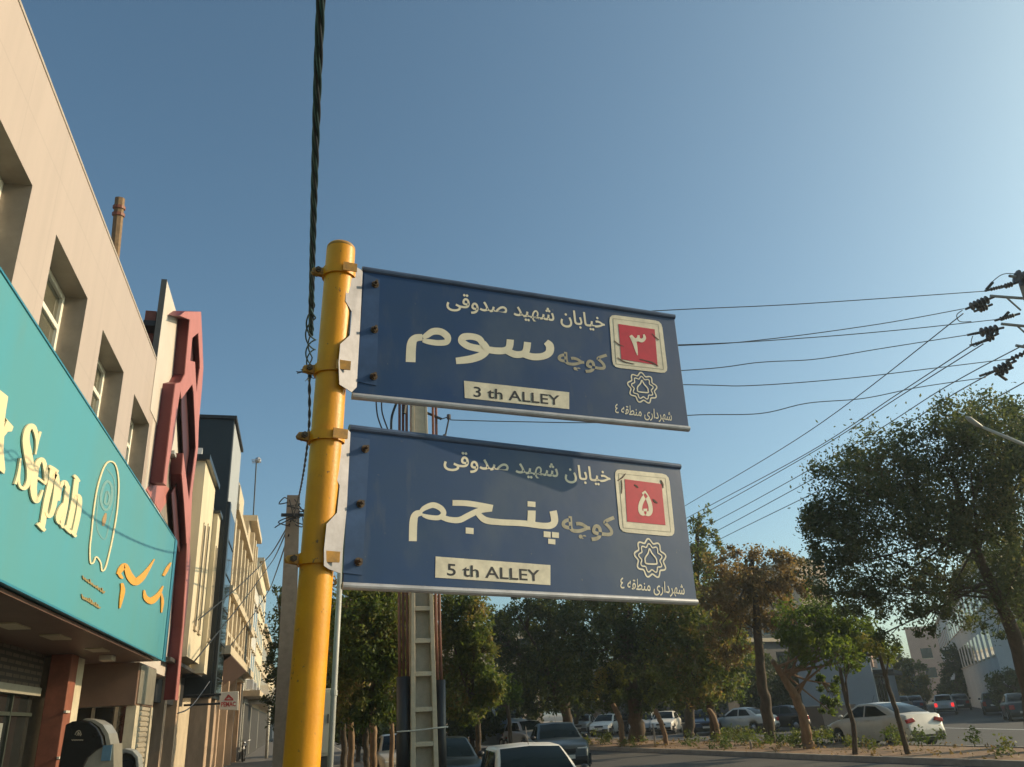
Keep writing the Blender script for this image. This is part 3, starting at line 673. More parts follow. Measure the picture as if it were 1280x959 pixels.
# undercroft and shop front below the sign
g = MB(); g.box((-4.6, -14, 2.86), (-2.66, 17.0, 2.9)); obj('soffit', g, soffit_m, bank)
SX = -3.95
g = MB(); g.box((SX - .15, -14, 2.36), (SX, 14.85, 2.86)); obj('brick_band', g, brick_dark, bank)
g = MB(); g.box((SX - .15, -14, 2.24), (SX + .03, 14.85, 2.36)); obj('lintel', g, mat('grey_lintel', (0.26, 0.24, 0.19), 0.7), bank)
g = MB(); g.box((SX - .12, -14, 0.0), (SX - .08, 14.85, 2.24)); sg = obj('shop_window', g, dkglass, bank)
g = MB()
for y in np.arange(-3, 14.8, 1.05): g.box((SX - .08, y - .025, 0), (SX - .04, y + .025, 2.24))
g.box((SX - .078, -14, 1.95), (SX - .045, 14.84, 2.0)); obj('mullions', g, mat('bronze_mullion', (0.05, 0.06, 0.05), 0.4, 0.3), sg)
g = MB()
for y0 in (11.1, 12.9): g.box((SX - .079, y0, 1.3), (SX - .06, y0 + .7, 1.85))
obj('window_poster', g, mat('grey_poster', (0.20, 0.21, 0.19), 0.5), sg)
g = MB(); g.box((-3.86, 14.86, 0), (-3.55, 15.30, 2.86)); bevel(obj('column', g, oxide, bank), .012)
g = MB()
for z in (1.32, 1.98): g.box((-3.552, 14.84, z), (-3.52, 15.1, z + .035))
obj('column_clip', g, strap_m, bank)
g = MB(); g.box((-4.3, 15.32, 0), (-3.6, 15.95, 2.86)); bevel(obj('stone_pier', g, stone_white, bank), .01)
g = MB()
for q in [(15, 782), (70, 796), (122, 812)]:
    p = onz(*q, 2.857); g.box((p[0] - .12, p[1] - .3, 2.842), (p[0] + .12, p[1] + .3, 2.859))
obj('soffit_lamp', g, mat('unlit_lamp_cover', (0.42, 0.36, 0.24), 0.4), bank)
p = onz(134, 824, 2.8); g = MB(); g.box(p + (-.1, -.16, -.03), p + (.1, .16, .055)); bevel(obj('soffit_box', g, mat('small_white_box', (0.5, 0.45, 0.36), 0.5), bank), .01)

# ------------------------------------------------------------------ turquoise sign
SXF = -2.6
ts = thing('shop_sign', 'long turquoise fascia sign with raised cream and gold lettering', 'shop sign', (-2.9, 8, 2.9))
g = MB(); Y1a, Y1b = 17.80, 17.92
g.add([(SXF, -9, 2.93), (SXF, Y1b, 2.93), (SXF, Y1a, 5.26), (SXF, -9, 5.26), (-3.19, -9, 2.93), (-3.19, Y1b, 2.93), (-3.19, Y1a, 5.26), (-3.19, -9, 5.26)],
      [(0, 1, 2, 3), (4, 7, 6, 5), (0, 4, 5, 1), (3, 2, 6, 7), (1, 5, 6, 2), (0, 3, 7, 4)])
obj('face', g, teal, ts)
g = MB(); g.box((SXF - .03, -9, 2.905), (SXF + .018, Y1b + .02, 2.927)); g.box((SXF - .02, -9, 5.263), (SXF + .012, Y1a + .02, 5.285))
g.prism([(SXF + .002, Y1b - .35, 2.93), (SXF + .002, Y1b + .01, 2.93), (SXF + .002, Y1a + .01, 5.26), (SXF + .002, Y1a - .30, 5.26)], (.012, 0, 0))
obj('edge_trim', g, teal_edge, ts)
sp = Plane((SXF, 0, 3), (0, 1, 0), (0, 0, 1))
ka = dict(sc=4.567, off=(0, 470)); kb = dict(sc=4.567, off=(90, 560))
h0, h1 = .006, .020
g = MB()
flat(g, sp, [(-36, 58), (5, 84), (47, 118), (34, 200), (22, 296), (40, 255), (32, 238), (77, 290), (68, 316), (46, 318), (24, 345), (20, 420), (30, 535), (24, 560), (-12, 528), (-4, 505), (-8, 400), (-18, 395), (-30, 480), (-20, 500), (-30, 520), (-72, 480), (-60, 455), (-20, 120)], h0, h1, **ka)
def lt(*s):
    for i, q in enumerate(s): stroke(g, sp, q, h0, h1 + .0012 * (i + 1), **ka)
lt([(206, 442, 6), (213, 365, 18), (198, 300, 26), (176, 288, 30), (156, 318, 34), (150, 375, 40), (162, 450, 46), (174, 530, 42), (166, 602, 30), (140, 642, 20), (110, 612, 12), (118, 480, 9)],
   [(232, 318, 14), (216, 380, 11), (204, 448, 8)], [(119, 470, 8), (106, 560, 12), (90, 618, 14)])
lt([(205, 575, 12), (236, 596, 12), (264, 618, 12)], [(262, 612, 16), (262, 540, 24), (248, 482, 22), (224, 488, 26), (202, 550, 36), (192, 640, 38), (202, 705, 30), (222, 708, 20), (246, 652, 9)])
lt([(303, 530, 30), (288, 620, 32), (264, 730, 32), (242, 862, 30)], [(280, 515, 16), (305, 528, 18), (334, 548, 14)], [(218, 842, 18), (238, 862, 22), (258, 884, 18)], [(308, 590, 16), (322, 560, 22), (326, 610, 30), (316, 700, 30), (296, 785, 26), (276, 800, 18), (262, 775, 12)])
lt([(388, 632, 24), (374, 740, 30), (352, 850, 28)], [(336, 712, 14), (350, 630, 18), (372, 606, 22), (390, 640, 22)], [(378, 716, 12), (348, 762, 26), (332, 812, 26), (344, 838, 18), (362, 800, 10)], [(352, 840, 22), (362, 868, 12)])
lt([(438, 590, 28), (420, 730, 30), (392, 868, 30)], [(424, 568, 14), (438, 582, 18), (454, 604, 14)], [(370, 858, 18), (392, 880, 20), (408, 898, 16)], [(424, 720, 12), (440, 684, 20), (456, 706, 26), (446, 800, 28), (424, 898, 26)], [(406, 886, 16), (424, 904, 18), (436, 918, 14)])
obj('latin_lettering', g, cream, ts)
g = MB()
stroke(g, sp, [(113, 485), (128, 340), (150, 215), (185, 110), (218, 77), (252, 102), (268, 200), (260, 350), (238, 490), (215, 600), (192, 685), (172, 700), (165, 655), (140, 622), (124, 655), (106, 652), (104, 570)], h0, .016, wd=7, closed=True, **kb)
em = obj('emblem_outline', g, cream, ts)
g = MB()
stroke(g, sp, [(165, 290), (180, 220), (205, 190), (228, 225), (226, 300), (205, 350), (180, 345)], .001, .004, wd=14, closed=True, **kb)
stroke(g, sp, [(200, 250), (215, 275), (205, 320), (188, 310)], .001, .005, wd=12, closed=True, **kb)
stroke(g, sp, [(150, 270), (140, 400), (150, 480), (190, 520), (215, 420), (245, 300), (240, 180), (200, 120)], .001, .003, wd=6, **kb)
obj('emblem_print', g, faint, em)
g = MB(); stroke(g, sp, [(195, 372, 10), (185, 410, 22), (180, 445, 12)], .001, .006, **kb); obj('emblem_flame', g, mat('faded_gold_print', (0.34, 0.22, 0.10), 0.5), em)
g = MB()
for i, q in enumerate([[(264, 722, 18), (283, 690, 30), (306, 672, 26), (330, 730, 40), (362, 764, 42), (400, 740, 34), (438, 690, 18), (472, 635, 5)], [(268, 715, 18), (284, 738, 16), (294, 742, 4)], [(286, 772, 14), (292, 812, 24), (284, 860, 20), (274, 915, 6)],
                   [(413, 812, 8), (422, 855, 26), (455, 872, 38), (494, 840, 24), (522, 788, 5)], [(524, 730, 12), (546, 690, 18), (566, 655, 6)], [(512, 830, 8), (518, 880, 16), (512, 940, 6)]]):
    stroke(g, sp, q, h0, .018 + .001 * i, **kb)
obj('gold_lettering', g, gold, ts)
rnd = random.Random(5); dull_gold = mat('dull_gold_lettering', (0.30, 0.22, 0.09), 0.5)
for (x0, y0, x1, y1) in ((64, 735, 188, 825), (60, 848, 162, 908)):
    g = MB()
    for k in range(9):
        t = (k + .5) / 9; x = x0 + (x1 - x0) * t; y = y0 + (y1 - y0) * t
        stroke(g, sp, [(x - 9, y - 14 + rnd.uniform(-8, 8), 4), (x - 2, y + 8, 8), (x + 8, y + rnd.uniform(-6, 10), 5)], h0, .014 + .0008 * (k % 3), per=4, **kb)
    obj('small_lettering', g, dull_gold, ts)

# things below the sign
def kiosk():
    t = thing('cash_machine', 'black arched cash machine hood with a small pale emblem by the column', 'cash machine', (ony(105, 950, 12.6)[0], 12.9, 0))
    pl = Plane((0, 12.6, 1), (1, 0, 0), (0, 0, 1)); bk = np.array([0, .75, 0])
    P = lambda x, y: pl.px(x, y)
    outer = [(82, 906), (90, 902), (101, 900.5), (112, 903), (121, 910), (127, 921), (129, 932), (119, 939), (110, 947), (104, 959), (101, 975), (70, 975)]
    g = MB(); g.prism([P(*q) for q in outer], bk); bevel(obj('hood', g, atm_black, t), .012)
    rim = [(101, 899.6), (112, 902), (122, 909), (128.5, 920), (130.6, 933), (136, 931), (133, 917), (126, 906), (116, 900), (104, 898)]
    g = MB(); g.prism([P(*q) + np.array([0, .12, 0]) for q in rim], bk * .8); obj('rim', g, steel, t)
    g = MB(); low = [(104, 959), (110, 947), (119, 939), (129, 933), (141, 930), (141, 975), (101, 975)]
    g.prism([P(*q) + np.array([0, .05, 0]) for q in low], bk * .8); obj('body', g, steel, t)
    g = MB(); q0 = P(128, 932) + (0, .03, 0); q1 = P(137, 951) + (0, .03, 0); g.box((q0[0], q0[1], q1[2]), (q1[0], q0[1] + .02, q0[2])); obj('screen', g, screen_blue, t)
    g = MB(); lw = ony(88, 975, 12.6); rt = ony(139, 975, 12.6); g.box((lw[0], 12.68, .002), (rt[0], 13.3, lw[2])); obj('pedestal', g, steel, t)
    g = MB(); d = dict(sc=4.82, off=(0, 760)); pp = Plane((0, 12.6, 1), (1, 0, 0), (0, 0, 1))
    for i, q in enumerate([[(452, 765), (462, 745), (480, 740), (490, 765)], [(462, 770), (474, 752), (486, 772)], [(470, 745), (474, 770)]]): stroke(g, pp, [(a, b, 5) for a, b in q], .001, .003 + .0006 * i, per=4, **d)
    for k in range(7): stroke(g, pp, [(432 + k * 10, 792, 4), (437 + k * 10, 799, 4), (440 + k * 10, 793, 3)], .001, .003, per=3, **d)
    obj('emblem', g, mat('pale_emblem_print', (0.34, 0.28, 0.20), 0.5), t)
kiosk()
t = thing('telephone_hood', 'rounded grey public telephone hood beside the roller shutter', 'telephone', (ony(154, 955, 14.6)[0], 14.8, 0))
pl = Plane((0, 14.6, 1), (1, 0, 0), (0, 0, 1))
ou = [(138, 975), (141, 948), (146, 939), (156, 935.5), (166, 938), (173, 946), (176, 975)]
inn = [(171, 975), (169, 949), (164, 943), (156, 941), (149, 944), (146, 950), (144, 975)]
g = MB(); g.prism([pl.px(*q) for q in ou + inn], (0, .35, 0)); bevel(obj('hood', g, grey_plastic, t), .012)
g = MB(); g.prism([pl.px(*q) + np.array([0, .2, 0]) for q in inn], (0, .05, 0)); obj('back_panel', g, mat('phone_back_panel', (0.16, 0.16, 0.14), 0.5), t)
b0 = pl.px(157, 975); g = MB(); g.tube([(b0[0], 14.77, .002), (b0[0], 14.77, b0[2] + .1)], .05, 12); obj('post', g, grey_plastic, t)
g = MB(); c0 = pl.px(150, 951); c1_ = pl.px(164, 968); g.box((c0[0], 14.72, c1_[2]), (c1_[0], 14.8, c0[2])); bevel(obj('phone', g, trim_m, t), .01)

# ------------------------------------------------------------------ rose frame building
rb = thing('rose_frame_building', 'white rendered building behind a zigzag rose painted frame', 'building', (-5, 18, 0))
wtop = onx(208, 347, -3.185)[2]
g = MB(); g.box((-7, 16.96, 2.9), (XW - .004, 23.55, 8.6)); g.box((-4.6, 16.96, 0), (-4.2, 21.5, 2.9)); obj('wall', g, white_wall, rb)
g = MB(); g.box((-3.262, 16.5, 7.7), (-3.188, 21.6, wtop)); obj('parapet_panel', g, white_wall, rb)
g = MB(); g.box((-3.30, 16.47, 8.83), (-3.265, 21.6, wtop + .01)); g.box((-3.30, 16.465, 8.83), (-3.186, 16.497, wtop + .012)); obj('panel_backing', g, mat('panel_back_sheet', (0.10, 0.095, 0.085), 0.6), rb)
g = MB()
for z in (9.2, 9.75): g.tube([(-3.3, 16.6, z), (-3.75, 16.6, z - .25), (-3.75, 16.6, 8.7)], .035, 6)
g.box((-3.55, 16.5, 9.6), (-3.32, 17.1, 9.72)); obj('panel_brackets', g, trim_m, rb)
g = MB(); g.box((-3.62, 16.9, 8.6), (-3.40, 17.8, 10.15)); obj('chimney', g, mat('red_brick_chimney', (0.30, 0.11, 0.08), 0.8, var=0.3), rb)
XF = -2.905
fp = Plane((XF, 0, 3), (0, 1, 0), (0, 0, 1))
r1 = lambda x, y: (180 + x / 5.33, 340 + y / 5.33); r2 = lambda x, y: (180 + x / 5.33, 510 + y / 5.33); r3 = lambda x, y: (180 + x / 4.57, 680 + y / 4.57)
polys = [
    [r1(305, 318), r1(240, 292), r1(275, 264), r1(380, 265), r1(387, 400), r1(362, 405), r1(322, 440), r1(308, 592), r1(272, 685)],
    [r1(362, 405), r1(387, 400), r1(396, 640), r1(386, 780), r1(350, 800), r1(372, 640), r1(372, 600)],
    [r1(308, 592), r1(340, 600), r1(350, 800), r1(330, 800), r1(322, 748), r1(250, 845), r1(236, 760), r1(268, 692), r1(272, 685)],
    [r1(350, 800), r1(386, 780), r2(366, 90), r2(360, 270), r2(322, 560), r2(307, 900), r3(262, 0), r3(266, 100), r3(248, 340), r3(230, 500), r3(214, 660), r3(195, 893), r3(178, 893), r3(203, 640), r3(220, 480), r3(240, 180), r3(246, 0), r2(284, 900), r2(268, 640), r2(252, 440), r2(262, 300), r2(300, 615), r2(345, 270), r2(340, 120), r1(330, 800)],
    [r1(210, 745), r1(250, 735), r2(225, 0), r2(200, 200), r2(160, 400), r2(150, 520), r2(130, 500), r2(190, 0)],
]
for i, P in enumerate(polys):
    g = MB(); flat(g, fp, P, -.022, .001 * (i % 3)); fm = obj('frame_member', g, rose, rb)
    g = MB(); q = [fp.px(*p, -.0235) for p in P]; cq_ = sum(q) / len(q); q = [p + (cq_ - p) * .004 for p in q]; g.prism(q, (-.27, 0, 0)); obj('side_shade_core', g, maroon, fm)
g = MB(); flat(g, Plane((XW + .012, 0, 3), (0, 1, 0), (0, 0, 1)), [r2(130, 500), r2(190, 560), r2(110, 695), r2(15, 545), r2(50, 500)], -.014, 0); obj('frame_foot', g, rose, rb)
opening_shade = mat('dark_opening_shade', (0.055, 0.016, 0.019), 0.5, var=0.2, scale=3)  # shade of the deep frame openings put into a near-black red
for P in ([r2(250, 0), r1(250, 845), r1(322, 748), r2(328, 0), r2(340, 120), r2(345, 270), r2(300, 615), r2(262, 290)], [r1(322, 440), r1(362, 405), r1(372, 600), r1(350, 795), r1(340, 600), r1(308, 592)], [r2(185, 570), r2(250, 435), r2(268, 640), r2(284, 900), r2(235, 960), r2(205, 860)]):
    g = MB(); flat(g, Plane((XF - .16, 0, 3), (0, 1, 0), (0, 0, 1)), P, -.02, 0); obj('opening_shade_sheet', g, opening_shade, rb)
g = MB(); flat(g, Plane((XW + .008, 0, 3), (0, 1, 0), (0, 0, 1)), [r2(225, -20), r2(262, 60), r2(262, 300), r2(185, 570), r2(205, 860), r2(110, 700), r2(150, 460)], -.01, 0); obj('recess_shade_sheet', g, mat('grey_tan_recess_shade', (0.24, 0.20, 0.165), 0.6, var=0.3, scale=4), rb)  # added darker sheet, standing in for shade on the recessed white wall
# recess behind the lattice, with ledges
g = MB(); q0 = onx(188, 565, -3.18); 
for a in ((217, 563),):
    p0 = onx(*a, -3.1); g.box((-3.19, p0[1], p0[2] - .08), (-3.08, p0[1] + 1.0, p0[2]))
obj('ledge', g, greyclad, rb)
g = MB(); l0 = ony(100, 830, 17.3); g.box((-4.25, 17.30, 2.12), (-2.95, 19.3, 2.88)); bevel(obj('lintel_box', g, brownpanel, rb), .01)
g = MB(); g.box((-2.947, 17.42, 2.15), (-2.92, 19.2, 2.85)); bevel(obj('lintel_face', g, steel, rb), .008)
g = MB(); g.box((-3.02, 17.75, 0), (-2.98, 19.1, 2.12)); sh = obj('shutter', g, shutter_m, rb)
g = MB()
for z in np.arange(.05, 2.1, .095): g.box((-2.978, 17.76, z), (-2.955, 19.09, z + .06))
obj('slats', g, shutter_m, sh)
for y0, y1 in ((17.36, 17.72), (19.12, 19.35)):
    g = MB(); g.box((-3.1, y0, 0), (-2.93, y1, 2.115)); obj('door_post', g, stone_white, rb)
g = MB(); g.box((-4.2, 17.45, 0), (-3.12, 17.5, 2.11)); dg_ = obj('side_glass', g, dkglass, rb)
g = MB()
for x in (-4.15, -3.7, -3.3): g.box((x, 17.42, 0), (x + .06, 17.447, 2.11))
obj('mullion', g, steel, dg_)

# ------------------------------------------------------------------ cream house, dark tower, tan facade and the rest of the row
ch = thing('cream_house', 'cream stone house overhanging the pavement with narrow slit windows', 'building', (-5, 25, 0))
cz = onx(258, 578, -2.9)[2]
g = MB(); g.box((-8, 23.6, 3.45), (-2.9, 26.6, cz)); g.box((-8, 26.6, 3.3), (-3.15, 28.75, cz - .5)); g.box((-8, 26.65, 3.2), (-2.75, 27.5, 8.0)); obj('wall', g, cream_wall, ch)
g = MB(); g.box((-8, 23.45, cz), (-2.78, 26.75, cz + .16)); g.box((-8, 26.76, cz - .5), (-3.0, 28.74, cz - .38)); g.box((-8, 26.62, 8.0), (-2.68, 27.53, 8.1)); obj('coping', g, darkclad, ch)
g = MB(); g.prism([(-3.3, 25.0, cz + .165), (-3.3, 26.2, cz + .165), (-3.3, 25.8, cz + 1.1)], (-.3, 0, 0)); obj('glass_gable', g, greyclad, ch)
for (ya, yb, za, zb, X) in ((24.5, 24.85, 4.3, 7.2, -2.9), (25.5, 25.85, 4.3, 7.4, -2.9), (26.85, 27.15, 4.2, 7.0, -2.75), (27.85, 28.2, 4.2, 7.3, -3.15)):
    g = MB(); g.box((X - .05, ya, za), (X + .003, yb, zb)); w = obj('window', g, dkglass, ch)
    g = MB(); g.box((X + .001, ya - .06, za), (X + .03, ya, zb)); g.box((X + .001, yb, za), (X + .03, yb + .06, zb)); g.box((X + .001, ya - .1, za - .1), (X + .06, yb + .1, za)); obj('frame', g, tan_trim, w)
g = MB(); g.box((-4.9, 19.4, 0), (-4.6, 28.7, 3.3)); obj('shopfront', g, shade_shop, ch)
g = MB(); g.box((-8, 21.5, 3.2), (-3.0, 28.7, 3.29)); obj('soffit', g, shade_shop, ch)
for y in (21.9, 24.2, 26.6):
    g = MB(); g.box((-3.75, y, 0), (-3.4, y + .4, 3.2)); obj('column', g, stone_pillar, ch)
g = MB(); g.box((-3.6, 19.4, 2.35), (-3.5, 28.6, 3.18)); obj('fascia', g, trim_m, ch)

dt = thing('dark_tower', 'dark clad narrow tower with a pale strip and black glass front', 'building', (-5, 30.5, 0))
tz = onx(293, 523, -2.7)[2]
g = MB(); g.box((-6.5, 28.78, 2.6), (-2.72, 32.6, tz)); obj('wall', g, darkclad, dt)
g = MB(); g.box((-2.717, 28.9, 9.0), (-2.69, 32.55, tz - .12)); obj('pale_cladding', g, greyclad, dt)
g = MB(); g.box((-2.717, 29.3, 2.7), (-2.66, 32.0, 8.9)); gl = obj('glass_front', g, dkglass, dt)
g = MB()
for z in np.arange(3.2, 8.9, 1.15): g.box((-2.658, 29.3, z), (-2.64, 32.0, z + .05))
g.box((-2.716, 28.85, 2.62), (-2.60, 29.28, 8.95)); obj('glass_mullion', g, darkclad, gl)
g = MB(); g.box((-6.6, 28.7, tz), (-2.62, 32.7, tz + .12)); obj('roof_edge', g, trim_m, dt)
for y in (28.9, 31.2):
    g = MB(); g.box((-3.3, y, 0), (-2.75, y + .75, 2.6)); bevel(obj('pillar', g, stone_pillar, dt), .02)
g = MB(); g.box((-4.4, 28.8, 0), (-4.2, 32.6, 2.6)); obj('shopfront', g, shade_shop, dt)

t = thing('projecting_sign', 'white square projecting sign with a red triangle and red word', 'shop sign', onx(286, 888, -2.2))
spp = Plane(onx(286, 876, -2.2), (1, 0, 0), (0, 0, 1))
cq = [(274.5, 865.5), (298, 864), (297.5, 888), (274, 887)]
g = MB(); flat(g, spp, cq, -.14, 0); bevel(obj('box', g, signwhite, t), .01)
d = dict(sc=5.36, off=(160, 780)); g = MB(); stroke(g, spp, [(650, 508, 9), (674, 476, 9)], 0, .003, per=2, **d); stroke(g, spp, [(672, 476, 9), (704, 506, 9)], 0, .004, per=2, **d); stroke(g, spp, [(646, 509, 9), (706, 509, 9)], 0, .005, per=2, **d)
stroke(g, spp, [(664, 500, 5), (676, 487, 5), (688, 500, 5)], 0, .006, per=2, **d); obj('triangle', g, signred, t)
g = MB(); put_text(g, spp, 'PEMAC', (276.4, 883.6), (294.8, 883), (276.4, 877.6), .004, .03); obj('lettering', g, signred, t)
g = MB(); e = onx(276, 868, -2.2); g.tube([e + (0, .07, 0), e + (-1.0, .07, 0)], .03, 6); g.tube([e + (0, .07, -.25), e + (-1.0, .07, -.25)], .03, 6); obj('arm', g, trim_m, t)

tf = thing('tan_facade_house', 'ornate tan stone house with pilasters and a stepped crest', 'building', (-5, 40, 0))
tz5 = 10.3
g = MB(); g.box((-8, 32.65, 4.2), (-3.0, 44, tz5 - .7)); g.box((-8, 44, 4.0), (-2.95, 50, tz5 + 1.5)); g.box((-8, 32.65, 0), (-4.2, 50, 4.2)); obj('wall', g, tan_wall, tf)
g = MB(); g.box((-5.2, 41, tz5 + .5), (-3.3, 44.2, tz5 + 2.6)); g.box((-5.0, 41.5, tz5 + 2.6), (-3.4, 43.8, tz5 + 2.9)); obj('crest', g, tan_trim, tf)
g = MB()
for y in (33.2, 35.2, 37.4, 39.6, 41.8, 43.6, 45.5, 47.5, 49.4):
    g.box((-2.999, y, 4.4), (-2.72, y + .5, tz5 - .9 if y < 44 else tz5 + 1.2))
obj('pilaster', g, tan_trim, tf)
g = MB()
g.box((-8, 32.66, tz5 - .7), (-2.6, 44, tz5 - .45)); g.box((-8, 44.01, tz5 + 1.5), (-2.55, 50.1, tz5 + 1.8)); g.box((-2.998, 32.7, 6.4), (-2.6, 50, 6.7)); g.box((-2.998, 32.7, 4.2), (-2.5, 50, 4.5)); g.box((-2.998, 32.7, 5.0), (-2.75, 50, 5.15)); obj('cornice', g, tan_trim, tf)
for y in (33.9, 36.1, 38.3, 40.5, 42.6, 46.3, 48.3):
    g = MB(); g.box((-3.02, y, 6.9), (-2.98, y + 1.0, 9.0)); w = obj('window', g, dkglass, tf)
    g = MB(); g.box((-2.979, y - .1, 6.8), (-2.9, y, 9.1)); g.box((-2.979, y + 1.0, 6.8), (-2.9, y + 1.1, 9.1)); g.box((-2.979, y - .1, 9.1), (-2.86, y + 1.1, 9.25)); obj('frame', g, tan_trim, w)
g = MB(); g.prism([(-2.5, 33.0, 4.15), (-2.5, 43, 4.15), (-4.1, 43, 2.9), (-4.1, 33.0, 2.9)], (0, 0, .03)); obj('soffit', g, soffit_m, tf)
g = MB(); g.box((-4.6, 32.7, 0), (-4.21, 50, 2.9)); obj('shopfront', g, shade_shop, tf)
for y in (33.0, 37, 41, 45.5, 49.4):
    g = MB(); g.box((-3.6, y, 0), (-3.1, y + .5, 4.2)); obj('column', g, stone_pillar, tf)
mast = onx(317, 640, -3.6); mt = onx(320.5, 577, -3.6)
t = thing('roof_antenna', 'thin wire antenna mast standing on the tan crest', 'antenna', (mast[0], mast[1], 12.9 if mast[2] > 12.9 else mast[2]))
g = MB(); g.tube([mast - (0, 0, .3), mt], .05, 5); obj('mast', g, wire_m, t)
g = MB(); 
for k in (-.35, 0, .35): g.tube([mt + (-.3, k, 0), mt + (.3, k, .05)], .03, 4)
g.ball(mt + (0.1, 0, .1), .22, 8, 5); obj('aerial_head', g, galv, t)

def row_house(name, label, y0, y1, X, zt, m, mt_, wz, rnd):
    h = thing(name, label, 'building', (X - 3, (y0 + y1) / 2, 0))
    g = MB(); g.box((X - 7, y0 + .01, 0), (X, y1 - .01, zt)); obj('wall', g, m, h)
    g = MB(); g.box((X - 7, y0, zt), (X + .3, y1, zt + .25)); obj('cornice', g, mt_, h)
    g = MB(); g.box((X + .002, y0 + .02, 3.3), (X + .9, y1 - .02, 3.6)); obj('canopy', g, mt_, h)
    for k in range(2):
        y = y0 + (y1 - y0) * (.25 + .45 * k); g = MB(); g.box((X + .003, y, 3.75), (X + .38, y + .75, 4.3)); bevel(obj('air_cooler', g, galv, h), .02)
    g = MB(); g.tube([(X + .07, y0 + .35, .1), (X + .07, y0 + .35, zt - .05)], .05, 6); obj('downpipe', g, greypost, h)
    for z in wz:
        for y in np.arange(y0 + .8, y1 - 1.3, 2.4):
            g = MB(); g.box((X - .02, y, z), (X + .004, y + 1.2, z + 1.5)); w = obj('window', g, dkglass, h)
            g = MB(); g.box((X + .001, y - .12, z - .12), (X + .12, y + 1.32, z)); obj('sill', g, mt_, w)
            g = MB(); g.box((X + .001, y - .12, z + 1.5), (X + .12, y + 1.32, z + 1.62)); obj('lintel', g, mt_, w)
    g = MB(); g.box((X + .001, y0 + .3, 0), (X + .02, y1 - .3, 3.0)); obj('shopfront', g, shade_shop, h)
    return h
row_house('row_house', 'pale house with balcony ledge past the tan facade', 50.1, 60, -3.0, 10.2, farwall_pale, tan_trim, (4.6, 7.4), rnd)
row_house('row_house', 'taller cream house with ledges further down the left row', 60, 74, -3.1, 12.6, cream_wall, tan_trim, (4.4, 7.2, 9.8), rnd)
row_house('row_house', 'low tan house before the trees at the street end', 74, 96, -3.2, 9.6, tan_wall, tan_trim, (4.4, 7.0), rnd)
row_house('row_house', 'last pale house closing the left row', 96, 130, -3.4, 8.5, cream_wall, tan_trim, (4.4,), rnd)
g = MB(); q0 = onx(333.5, 937, -1.6); q1 = onx(335, 880, -1.6); g.tube([(q0[0], q0[1], 0), (q0[0], q0[1], q1[2])], .09, 8); g.tube([(q0[0], q0[1], q1[2]), (q0[0] + .25, q0[1], q1[2] + .9)], .1, 6)
tag(obj('pavement_post', g, strap_m, None, True), 'white post standing on the pavement far down the left row', 'post')
t = thing('shop_awning', 'small pale awning on posts over the far pavement', 'awning', (-2.4, q0[1] + 6, 0))
g = MB(); g.box((-3.1, q0[1] + 4, 3.1), (-.8, q0[1] + 8, 3.25)); obj('canopy', g, strap_m, t)
for y in (q0[1] + 4.1, q0[1] + 7.8):
    g = MB(); g.tube([(-.9, y, 0), (-.9, y, 3.1)], .06, 6); obj('post', g, greypost, t)
# roof things of the bank
ap = onx(150, 248, -4.0); ab = onx(143, 322, -4.0)
t = thing('roof_pole', 'short brown wooden pole rising behind the bank roof', 'pole', (ab[0], ab[1], 8.8))
g = MB(); g.tube([ab - (0, 0, .8), ab, ap], .095, 8); g2 = obj('shaft', g, mat('brown_wood_pole', (0.22, 0.14, 0.075), 0.8, var=0.35, scale=12), t)
g = MB(); ax_ = (ap - ab) / np.linalg.norm(ap - ab)
for k in (.72, .84): c = ab + (ap - ab) * k; g.tube([c - ax_ * .03, c + ax_ * .03], .12, 10)
obj('band', g, oxide, t)

# ------------------------------------------------------------------ poles in the middle
HD = 16.2; HK = HD / 10.6
hb = dep(529, 940, HD); HX, HY = hb[0], hb[1]
ht = ony(521, 405, HY)[2]
hp = thing('utility_pole', 'pale concrete ladder pole with rungs and pipes strapped to its sides', 'utility pole', (HX, HY, 0))
def hx(z): k = (z - hb[2]) / (ony(523, 512, HY)[2] - hb[2]); return HX + (ony(523, 512, HY)[0] - HX) * k, (.36 + (.237 - .36) * k) * HK
def slab(g, fa, fb, y0, y1, z0, z1):
    vs = []
    for z in (z0, z1):
        c, w = hx(z)
        for (f, y) in ((fa, y0), (fb, y0), (fb, y1), (fa, y1)): vs.append((c + f * w, HY + y, z))
    g.add(vs, [(0, 3, 2, 1), (4, 5, 6, 7), (0, 1, 5, 4), (1, 2, 6, 5), (2, 3, 7, 6), (3, 0, 4, 7)])
g = MB(); slab(g, -.5, -.33, -.2, .2, -.1, ht); slab(g, .33, .5, -.2, .2, -.1, ht); slab(g, -.329, .329, 0.0, .09, -.1, ht); zs_ = ony(524, 560, HY)[2]; slab(g, -.329, .329, -.194, -.003, zs_, ht)
bevel(obj('shaft', g, concrete, hp), .008, 1)
for y in (930, 887, 843, 802, 762, 722, 683, 645, 608):
    z = ony(528, y, HY)[2]; g = MB(); slab(g, -.328, .328, -.196, -.004, z - .045, z + .045); bevel(obj('rung', g, concrete, hp), .006, 1)
zb = ony(504, 846, HY)[2]
for (px_, nm, yy) in ((500, 0, -.02), (505, 1, .03), (510, 2, -.03)):
    q = ony(px_, 850, HY + yy); g = MB(); g.tube([(q[0], HY + yy, zb - .3), (q[0] - .02, HY + yy, zb + 1.0), (q[0] - .03, HY + yy, ht - .4)], .032, 8); obj('conduit', g, conduit, hp, True)
zb2 = ony(551, 850, HY)[2]
for (px_, yy) in ((547.5, -.02), (552, .02)):
    q = ony(px_, 855, HY + yy); g = MB(); g.tube([(q[0], HY + yy, zb2 - .3), (q[0] - .02, HY + yy, zb2 + 1.0), (q[0] - .03, HY + yy, ht - .4)], .032, 8); obj('conduit', g, conduit, hp, True)
